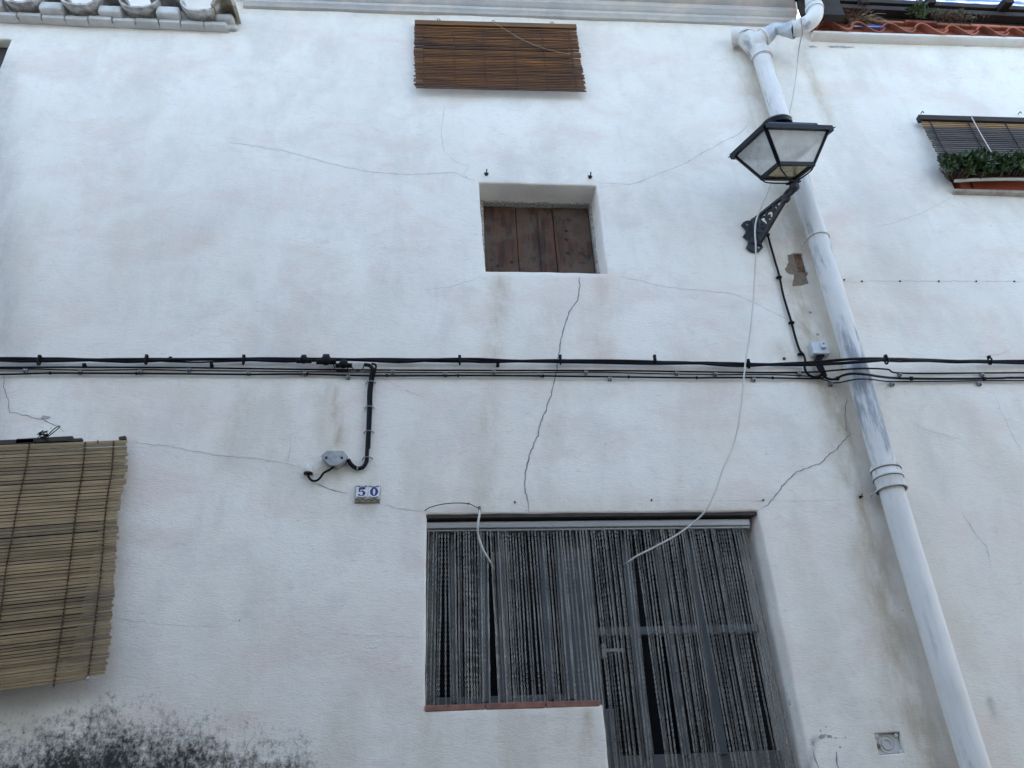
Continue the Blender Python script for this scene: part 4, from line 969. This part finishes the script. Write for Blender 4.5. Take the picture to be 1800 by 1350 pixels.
# round splice caps
for nm, px, py, r_ in (('a', 534, 632, .020), ('b', 573, 633, .026), ('c', 604, 640, .022)):
    q = W(px, py, .04); mb = MB(); mb.lathe([(r_*.7, 0), (r_, .008), (r_*1.02, .020), (r_*.8, .030), (r_*.3, .035)], Matrix.Translation(q+Vector((0, .015, 0))) @ Matrix.Rotation(math.pi/2, 4, 'X'), 14)
    mb.box((q.x-r_*.6, q.y-.012, q.z+r_*.5), (q.x+r_*.6, q.y+.012, q.z+r_*1.15), bev=.003); mb.tube([q+Vector((-r_*1.8, .01, -.002)), q+Vector((r_*1.8, .01, -.002))], r_*.55, 8); mb.build('splice', M['black'], bundle, True, 40)
MB().tube(spline([W(586, 641, .03), W(588, 646, .035), W(590, 651, .035), W(602, 652.5, .035), W(612, 652, .03)], 6), .0028, 6).build('loop', M['black'], bundle, True)
MB().tube(spline([W(617, 642, .035), W(622, 650, .04), W(630, 652, .04), W(637, 649, .04), W(640, 641, .035)], 6), .0022, 6).build('loop', M['black'], bundle, True)
MB().tube([W(611, 642, .03), W(611, 655, .03)], .003, 6).build('tail', M['black'], bundle)
lowers = [('upper', [(-220, 643), (0, 645), (140, 645), (300, 646.5), (450, 648), (590, 650), (700, 650.5), (860, 651), (1050, 652), (1200, 653), (1300, 654.5), (1420, 654.5), (1470, 651, .09), (1495, 649, .16), (1525, 648, .16), (1560, 649.5, .08), (1585, 656), (1730, 655.5), (1800, 655), (2050, 654)], .0046, 'thin black cable, highest of the three clipped below the thick bundle',
           (332, 690, 868, 1030, 1190, 1258, 1405, 1582, 1727)),
          ('middle', [(-220, 645), (0, 647.5), (60, 648), (150, 650.5), (260, 650), (340, 651.5), (500, 653), (620, 654), (760, 654.5), (900, 655.5), (1050, 655), (1150, 657), (1250, 658), (1340, 658.5), (1420, 661.5), (1440, 663, .03), (1447, 657, .035)], .0034, 'thinnest black cable, middle one of the three clipped below the thick bundle',
           (44, 140, 247, 437, 536, 783, 952)),
          ('lower', [(-220, 656), (0, 657.5), (90, 655.5), (240, 656.5), (420, 658.5), (540, 657.5), (640, 660.5), (760, 660), (900, 660.5), (1050, 662.5), (1200, 664), (1330, 664), (1420, 665.5), (1447, 664, .035), (1449, 655, .03)], .0048, 'thin black cable, lowest of the three clipped below the thick bundle',
           (612, 1072, 1325))]
for nm, pts, r_, lab, cl in lowers:
    t = thing('cable', lab, 'cable', W(900, 655, .02))
    MB().tube(run(pts, .014, 10, .001, r_*1000), r_, 7).build('sheath', M['black'], t, True)
    for cx in cl:
        cy = float(np.interp(cx, [p[0] for p in pts], [p[1] for p in pts])); clip(cx, cy+2.2, .016, t, .016, .020)
    if nm == 'lower':
        for cx in (88, 240, 540, 680, 805, 955, 1105, 1225, 1358):
            cy = float(np.interp(cx, [p[0] for p in pts], [p[1] for p in pts])); q = W(cx, cy, .016); MB().lathe([(.003, -.006), (.008, -.004), (.008, .004), (.003, .006)], Matrix.Translation(q) @ Matrix.Rotation(math.pi/2, 4, 'Y'), 8).build('clip', M['black'], t)
# the two that leave the switch box to the right over the pipe
t = thing('cable', 'black cable looping from the switch box over the drainpipe to the right', 'cable', W(1500, 660, .03))
MB().tube(run([(1432, 633, .03), (1440, 650, .035), (1450, 663, .035), (1460, 667, .03), (1470, 666, .03), (1482, 660, .12), (1500, 657.5, .165), (1525, 659, .165), (1545, 662, .09), (1570, 664.5, .03), (1600, 665.5), (1700, 666), (1760, 665), (1800, 664), (2050, 664)], .016, 8), .0062, 8).build('sheath', M['black'], t, True)
for cx, cy in ((1472, 665.5), (1602, 665.5), (1730, 666)):
    q = W(cx, cy, .018); MB().lathe([(.004, -.008), (.011, -.006), (.011, .006), (.004, .008)], Matrix.Translation(q) @ Matrix.Rotation(math.pi/2, 4, 'Y'), 8).build('clip', M['black'], t)
t = thing('cable', 'thin black cable sagging under the switch box, lowest where it crosses the drainpipe', 'cable', W(1500, 668, .03))
MB().tube(run([(1440, 665, .03), (1455, 670, .02), (1462, 673), (1475, 673, .05), (1490, 670, .14), (1508, 667, .165), (1530, 667, .15), (1550, 669.5, .05), (1570, 671), (1640, 670.5), (1720, 669.5), (1800, 669), (2050, 668)], .014, 8), .0034, 7).build('sheath', M['black'], t, True)
for cx in (1460, 1569, 1722): clip(cx, 674, .016, t, .018, .022)

# drop cable to the grey box
t = thing('drop_cable', 'black cable dropping from the bundle down to the grey eight-sided box', 'cable', W(648, 720, .02))
sp = run([(640, 641, .03), (650, 643, .03), (655, 650, .03), (652, 665), (649, 690), (648.5, 720), (647, 760), (645, 800), (644, 812), (638, 821), (628, 823), (618, 817), (612, 808)], .016, 8)
MB().tube(sp, .0095, 8).build('sheath', M['black'], t, True)
sp2 = [p+Vector((.009, -.004, .003)) for p in run([(650, 641, .03), (657, 643, .03), (656.5, 652, .03), (653, 668), (650, 690), (649, 720), (647, 760), (645.5, 790)], .016, 8)]
MB().tube(sp2, .0055, 7).build('sheath', M['black'], t, True)
for px, py in ((651, 672), (649, 716), (647.5, 759), (645, 805)):
    q = W(px, py, .016); MB().tube([q+Vector((-.022, .014, -.002)), q+Vector((-.012, -.008, 0)), q+Vector((0, -.0125, 0)), q+Vector((.014, -.008, 0)), q+Vector((.025, .012, .003))], .0030, 6).build('clip', M['galv'], t, True)
q = W(628.5, 823, .016); MB().tube([q+Vector((0, .01, .012)), q+Vector((0, -.011, .003)), q+Vector((0, -.008, -.010))], .003, 6).build('clip', M['galv'], t)
ob = thing('junction_box', 'grey eight-sided junction box above the house number', 'junction box', W(587, 806))
oc = [(564,801.5),(574,792.5),(603.6,792.5),(611.5,802.5),(604.5,810.5),(591,817.6),(580,817.2),(570.5,809)]
oc = [P(x, y, .045) for x, y in oc]; cen = sum(oc, Vector())/8
mb = MB(); mb.prism([cen+(p-cen)*.97+Vector((0, .008, 0)) for p in oc], (0, .045, 0)); mb.build('body', M['cover'], ob)
mb = MB(); mb.prism(oc, (0, .008, 0)); lid = mb.build('lid', M['cover'], ob)
for px, py in ((573.5, 804.5), (601, 804.5)):
    q = P(px, py, .046); MB().lathe([(.006, 0), (.006, .002), (.003, .003)], Matrix.Translation(q) @ Matrix.Rotation(math.pi/2, 4, 'X'), 10).build('screw', M['rust'], lid)
wb = thing('cable_bushing', 'small white plastered bushing where the thin cable enters the wall', 'bushing', W(543, 828))
q = W(543, 826); MB().lathe([(.022, -.020), (.023, -.012), (.021, .008), (.016, .018), (.004, .021)], Matrix.Translation(q+Vector((0, -.012, 0))), 14).build('cap', M['trim'], wb, True, 40)
MB().lathe([(.021, -.004), (.021, 0)], Matrix.Translation(q+Vector((0, -.012, -.021))), 14).build('opening', M['rust'], wb)
t = thing('cable', 'short thin black cable hanging between the grey box and the white bushing', 'cable', W(565, 838))
MB().tube(run([(542, 831, .015), (542.5, 838), (548, 844), (556, 844.5), (563, 839), (569, 831), (580, 825), (588, 818.5, .03)], .018, 8), .0055, 8).build('sheath', M['black'], t, True)

# lamp feed and switch box
t = thing('lamp_cable', 'black cable running from the lantern bracket down to the switch box', 'cable', W(1380, 520))
MB().tube(run([(1345, 400, .03), (1348, 409, .02), (1354, 430), (1362, 458), (1370, 486), (1376, 515), (1383, 540), (1391, 566), (1397, 590), (1405, 615), (1412, 624), (1415, 634, .035), (1414, 645, .035), (1418, 656, .03), (1430, 663, .03), (1442, 660, .03), (1446, 650, .03)], .014, 8), .0064, 8).build('sheath', M['black'], t, True)
for px, py in ((1349, 412), (1370, 487), (1392, 567), (1408, 622)):
    q = W(px, py, .016); mb = MB(); mb.box((q.x-.016, q.y-.004, q.z-.005), (q.x+.014, q.y+.012, q.z+.005), bev=.002); mb.lathe([(.004, -.007), (.0105, -.005), (.0105, .005), (.004, .007)], Matrix.Translation(q), 8); mb.build('clip', M['black'], t)
sb = thing('switch_box', 'pale grey plastic switch box left of the drainpipe', 'switch box', W(1437, 619))
q = P(1437, 618.5, .0); mb = MB(); mb.box((q.x-.046, -.040, q.z-.036), (q.x+.046, .012, q.z+.038), bev=.005); mb.build('case', M['plastic'], sb)
mb = MB(); mb.box((q.x+.000, -.056, q.z-.008), (q.x+.026, -.039, q.z+.028), bev=.003); lock = mb.build('lock', M['plastic'], sb)
MB().lathe([(.0045, 0), (.0045, .0015)], Matrix.Translation((q.x+.014, -.0565, q.z+.014)) @ Matrix.Rotation(math.pi/2, 4, 'X'), 8).build('keyhole', M['rust'], lock)
for dx in (-.010, .006, .02):
    MB().tube(spline([(q.x+dx, -.02, q.z-.03), P(1437+dx*260, 634, .03), P(1443+dx*240, 650, .033), P(1449+dx*150, 661, .03)], 6), .0065, 8).build('tail', M['black'], sb, True)

# loose white cables
t = thing('white_cable', 'long loose white cable hanging from the eave past the lantern into the curtain', 'cable', P(1320, 500, .1))
wc = [(1399, 4, .30), (1402, 22, .30), (1407, 38, .26), (1409, 60, .16), (1404, 90, .08), (1400, 130, .05), (1394, 170, .05), (1385, 210, .05), (1366, 285, .05), (1351, 335, .08), (1338, 365, .14), (1329, 388, .17), (1327, 410, .17), (1328.5, 435, .15), (1327, 480, .10), (1323, 540, .08), (1318, 590, .07), (1310, 640, .075), (1302, 720, .07), (1290, 780, .06), (1272, 822, .06), (1258, 862, .06), (1242, 895, .05), (1220, 918, .02), (1190, 940, .0), (1150, 962, -.02), (1120, 977, -.035), (1104, 988, -.05), (1098, 996, -.075)]
MB().tube(spline([P(*p) for p in wc], 8), .0042, 8).build('sheath', M['white_cable'], t, True)
t = thing('white_cable', 'short white cable from the black wire above the lintel into the curtain', 'cable', P(845, 930, .02))
MB().tube(spline([P(843, 893, .02), P(843, 903, .03), P(840, 922, .03), P(840.5, 940, .01), P(848, 964, -.01), P(857, 980, -.03), P(863, 990, -.05), P(866, 998, -.075)], 8), .0052, 8).build('sheath', M['white_cable'], t, True)
MB().tube([P(842.5, 891, .02), P(843.5, 900, .025)], .0068, 8).build('splice', M['joint'], t)
t = thing('wire', 'thin black wire bowed over the left corner of the doorway', 'wire', P(800, 884, .02))
MB().tube(spline([W(747, 897, .0), W(754, 892, .02), W(775, 886, .03), W(800, 883.5, .03), W(823, 884.5, .02), W(834, 889, .02), W(843, 894, .02)], 8), .0022, 6).build('strand', M['black'], t)
q = W(824, 884.5, .01); MB().tube([q+Vector((-.004, .01, 0)), q+Vector((0, -.012, .004)), q+Vector((.006, -.012, -.002))], .0035, 6).build('clip', M['plastic'], t)

# ------------------------------------------------------------------ hooks, nails
def hook(px, py, lab, s=1.0, grp=None):
    q = W(px, py, 0); t = thing('hook', lab, 'hook', q, grp); mb = MB()
    mb.tube(spline([q+Vector((0, .01, 0)), q+Vector((0, -.018*s, -.002)), q+Vector((0, -.030*s, .004)), q+Vector((.001, -.030*s, .009*s))], 5), .0032*s, 6); mb.build('shank', M['rust'], t, True)
    mb = MB(); mb.lathe([(.009*s, 0), (.009*s, .003)], Matrix.Translation(q+Vector((0, -.001, 0))) @ Matrix.Rotation(math.pi/2, 4, 'X'), 8); mb.tube([q+Vector((-.012*s, -.012, .002)), q+Vector((.010*s, -.014, -.003))], .004*s, 5); mb.build('ring', M['rust'], t)
hook(855, 307, 'black hook above the left corner of the shuttered window', 1.15); hook(1037, 312, 'black hook above the right corner of the shuttered window', 1.15)
hook(905, 883, 'small hook above the lintel, left of its middle', .42); hook(1145, 880, 'small hook above the lintel, right of its middle', .42); hook(1341, 880, 'small hook near the right end of the lintel', .42)
hook(1512, 874, 'rusty broken screw left of the drainpipe above a brown streak', .8)
nm_ = MB().lathe([(.0045, 0), (.006, .003), (.004, .006)], Matrix.Rotation(math.pi/2, 4, 'X'), 8).mesh('nail', M['rust'])
for px, lab in ((1484, 'first nail of the level row, next to the drainpipe'), (1515, 'second nail of the level row right of the drainpipe'), (1582, 'third nail of the level row right of the drainpipe'), (1650, 'fourth nail of the level row right of the drainpipe'), (1716, 'second to last nail of the level row on the neighbouring wall'), (1783, 'last nail of the level row, near the right edge of the photo')):
    tag(inst('nail', nm_, Matrix.Translation(W(px, 494.5 if px > 1500 else 492, 0)) @ Matrix.Diagonal((1, 1, 1, 1))), lab, 'nail', 'nails in a row on the neighbouring wall')
tag(inst('nail', nm_, Matrix.Translation(W(1378, 631, 0)) @ Matrix.Diagonal((1.4, 1.4, 1.4, 1))), 'single nail just above the cables left of the switch box', 'nail')

# ------------------------------------------------------------------ house number
hn = thing('house_number', 'pair of white glazed tiles with the blue number 50', 'house number', W(646, 867))
c0 = W(646, 866, .0); zt_ = P(646, 853, .01).z; zb_ = P(646, 881.5, .01).z; xl, xm, xr = P(625.5, 867, .01).x, P(646.5, 867, .01).x, P(667, 867, .01).x; yF = c0.y-.011
mb = MB(); mb.box((xl-.004, yF+.004, zb_-.003), (xr+.004, .01, zt_+.004), bev=.002); mb.build('mortar_bed', M['cover'], hn)
H_ = zt_-zb_; zcut = zb_+H_*.19
tiles = []
for a, b_ in ((xl, xm-.0008), (xm+.0008, xr)):
    mb = MB(); mb.box((a, yF, zcut+.001), (b_, yF+.008, zt_), bev=.0015); tiles.append(mb.build('tile', M['white_tile'], hn))
mb = MB(); mb.box((xl+.001, yF, zb_), (xr-.001, yF+.008, zcut-.001), bev=.0015); strip = mb.build('border_strip', M['ochre_glaze'], hn)
tw_ = xm-xl; th_ = zt_-zcut
def flat(poly, x0, parent, m_, name, h=.0006):
    mb = MB(); mb.prism([(x0+u*tw_, yF-.0002, zcut+v*th_) for u, v in poly], (0, -h, 0)); return mb.build(name, m_, parent)
five = [(.22,.80),(.80,.84),(.74,.70),(.34,.675),(.33,.585),(.50,.615),(.68,.575),(.80,.47),(.80,.35),(.70,.24),(.50,.185),(.30,.20),(.18,.27),(.20,.34),(.28,.36),(.34,.31),(.40,.245),(.50,.24),(.57,.30),(.58,.42),(.54,.51),(.46,.545),(.36,.52),(.24,.49)]
bm = bmesh.new()
def ngon_obj(poly, x0, parent, name):
    from mathutils.geometry import tessellate_polygon
    pts = [Vector((x0+u*tw_, yF-.0009, zcut+v*th_)) for u, v in poly]; tris = tessellate_polygon([[Vector((p.x, p.z, 0)) for p in pts]])
    n = len(pts); mb = MB(); mb.add(pts+[p+Vector((0, .0007, 0)) for p in pts], [tuple(t) for t in tris]+[(i, (i+1) % n, n+(i+1) % n, n+i) for i in range(n)]); return mb.build(name, M['cobalt'], parent)
bm.free()
ngon_obj(five, xl, tiles[0], 'digit')
mb = MB(); n = 28; vs = []
for (ru, rv_) in ((.34, .325), (.105, .235)):
    for yy in (yF-.0002, yF-.0009): vs += [(xm+(.5+ru*math.cos(2*math.pi*k/n)+.02)*tw_, yy, zcut+(.51+rv_*math.sin(2*math.pi*k/n))*th_) for k in range(n)]
fs = []
for k in range(n):
    q = (k+1) % n; fs += [(n+k, n+q, 3*n+q, 3*n+k), (k, q, n+q, n+k), (2*n+k, 2*n+q, 3*n+q, 3*n+k)]
mb.add(vs, fs); mb.build('digit', M['cobalt'], tiles[1])
for x0, par in ((xl, tiles[0]), (xm, tiles[1])):
    for v0 in (.90, .085):
        for k, (ua, ub) in enumerate(((.08, .5), (.5, .92))):
            sg = 1 if k == 0 else -1
            pts = [(x0+(ua+(ub-ua)*t)*tw_, yF-.0006, zcut+(v0+sg*.035*math.sin(t*6.28))*th_) for t in [j/10 for j in range(11)]]
            MB().tube(pts, .0022, 4).build('scroll', M['brown_glaze'], par)
for k in range(4):
    pts = [(xl+(xr-xl)*(k+t)/4, yF-.0006, (zb_+zcut)/2+.0035*math.sin(t*6.28)) for t in [j/8 for j in range(9)]]
    MB().tube(pts, .0026, 4).build('scroll', M['brown_glaze'], strip)

# ------------------------------------------------------------------ niche with old valve cover
nc = thing('niche_cover', 'old whitewashed square cover with round valve set in a niche at lower right', 'cover', (n0.x+.06, .03, n1.z))
nx0, nx1, nz0, nz1 = n0.x+.010, n1.x-.004, n1.z+.006, n0.z-.008
mb = MB(); mb.box((nx0, .020, nz0), (nx1, .034, nz1), bev=.004); mb.build('plate', M['mortar'], nc)
cx, cz = (nx0+nx1)/2-.006, (nz0+nz1)/2
for r_, t_ in ((.034, .004), (.020, .006)):
    MB().tube([(cx+r_*math.cos(a), .018, cz+r_*math.sin(a)) for a in [k*math.pi/12 for k in range(24)]], t_*.7, 6, close=True).build('ring', M['mortar'], nc, True)
for (x, z) in ((nx0+.006, nz1-.008), (nx1-.014, nz1-.008), (nx1-.010, nz0+.008), (nx0+.006, cz-.006)):
    MB().lathe([(.010, 0), (.009, .010), (.003, .014)], Matrix.Translation((x, .020, z)) @ Matrix.Rotation(math.pi/2, 4, 'X'), 8).build('lug', M['peel_edge'] if z == cz-.006 else M['mortar'], nc)
mb = MB(); mb.box((n0.x-.01, .034, n1.z-.01), (n1.x+.01, .06, n0.z+.01)); mb.build('niche_back', M['crack'], house)
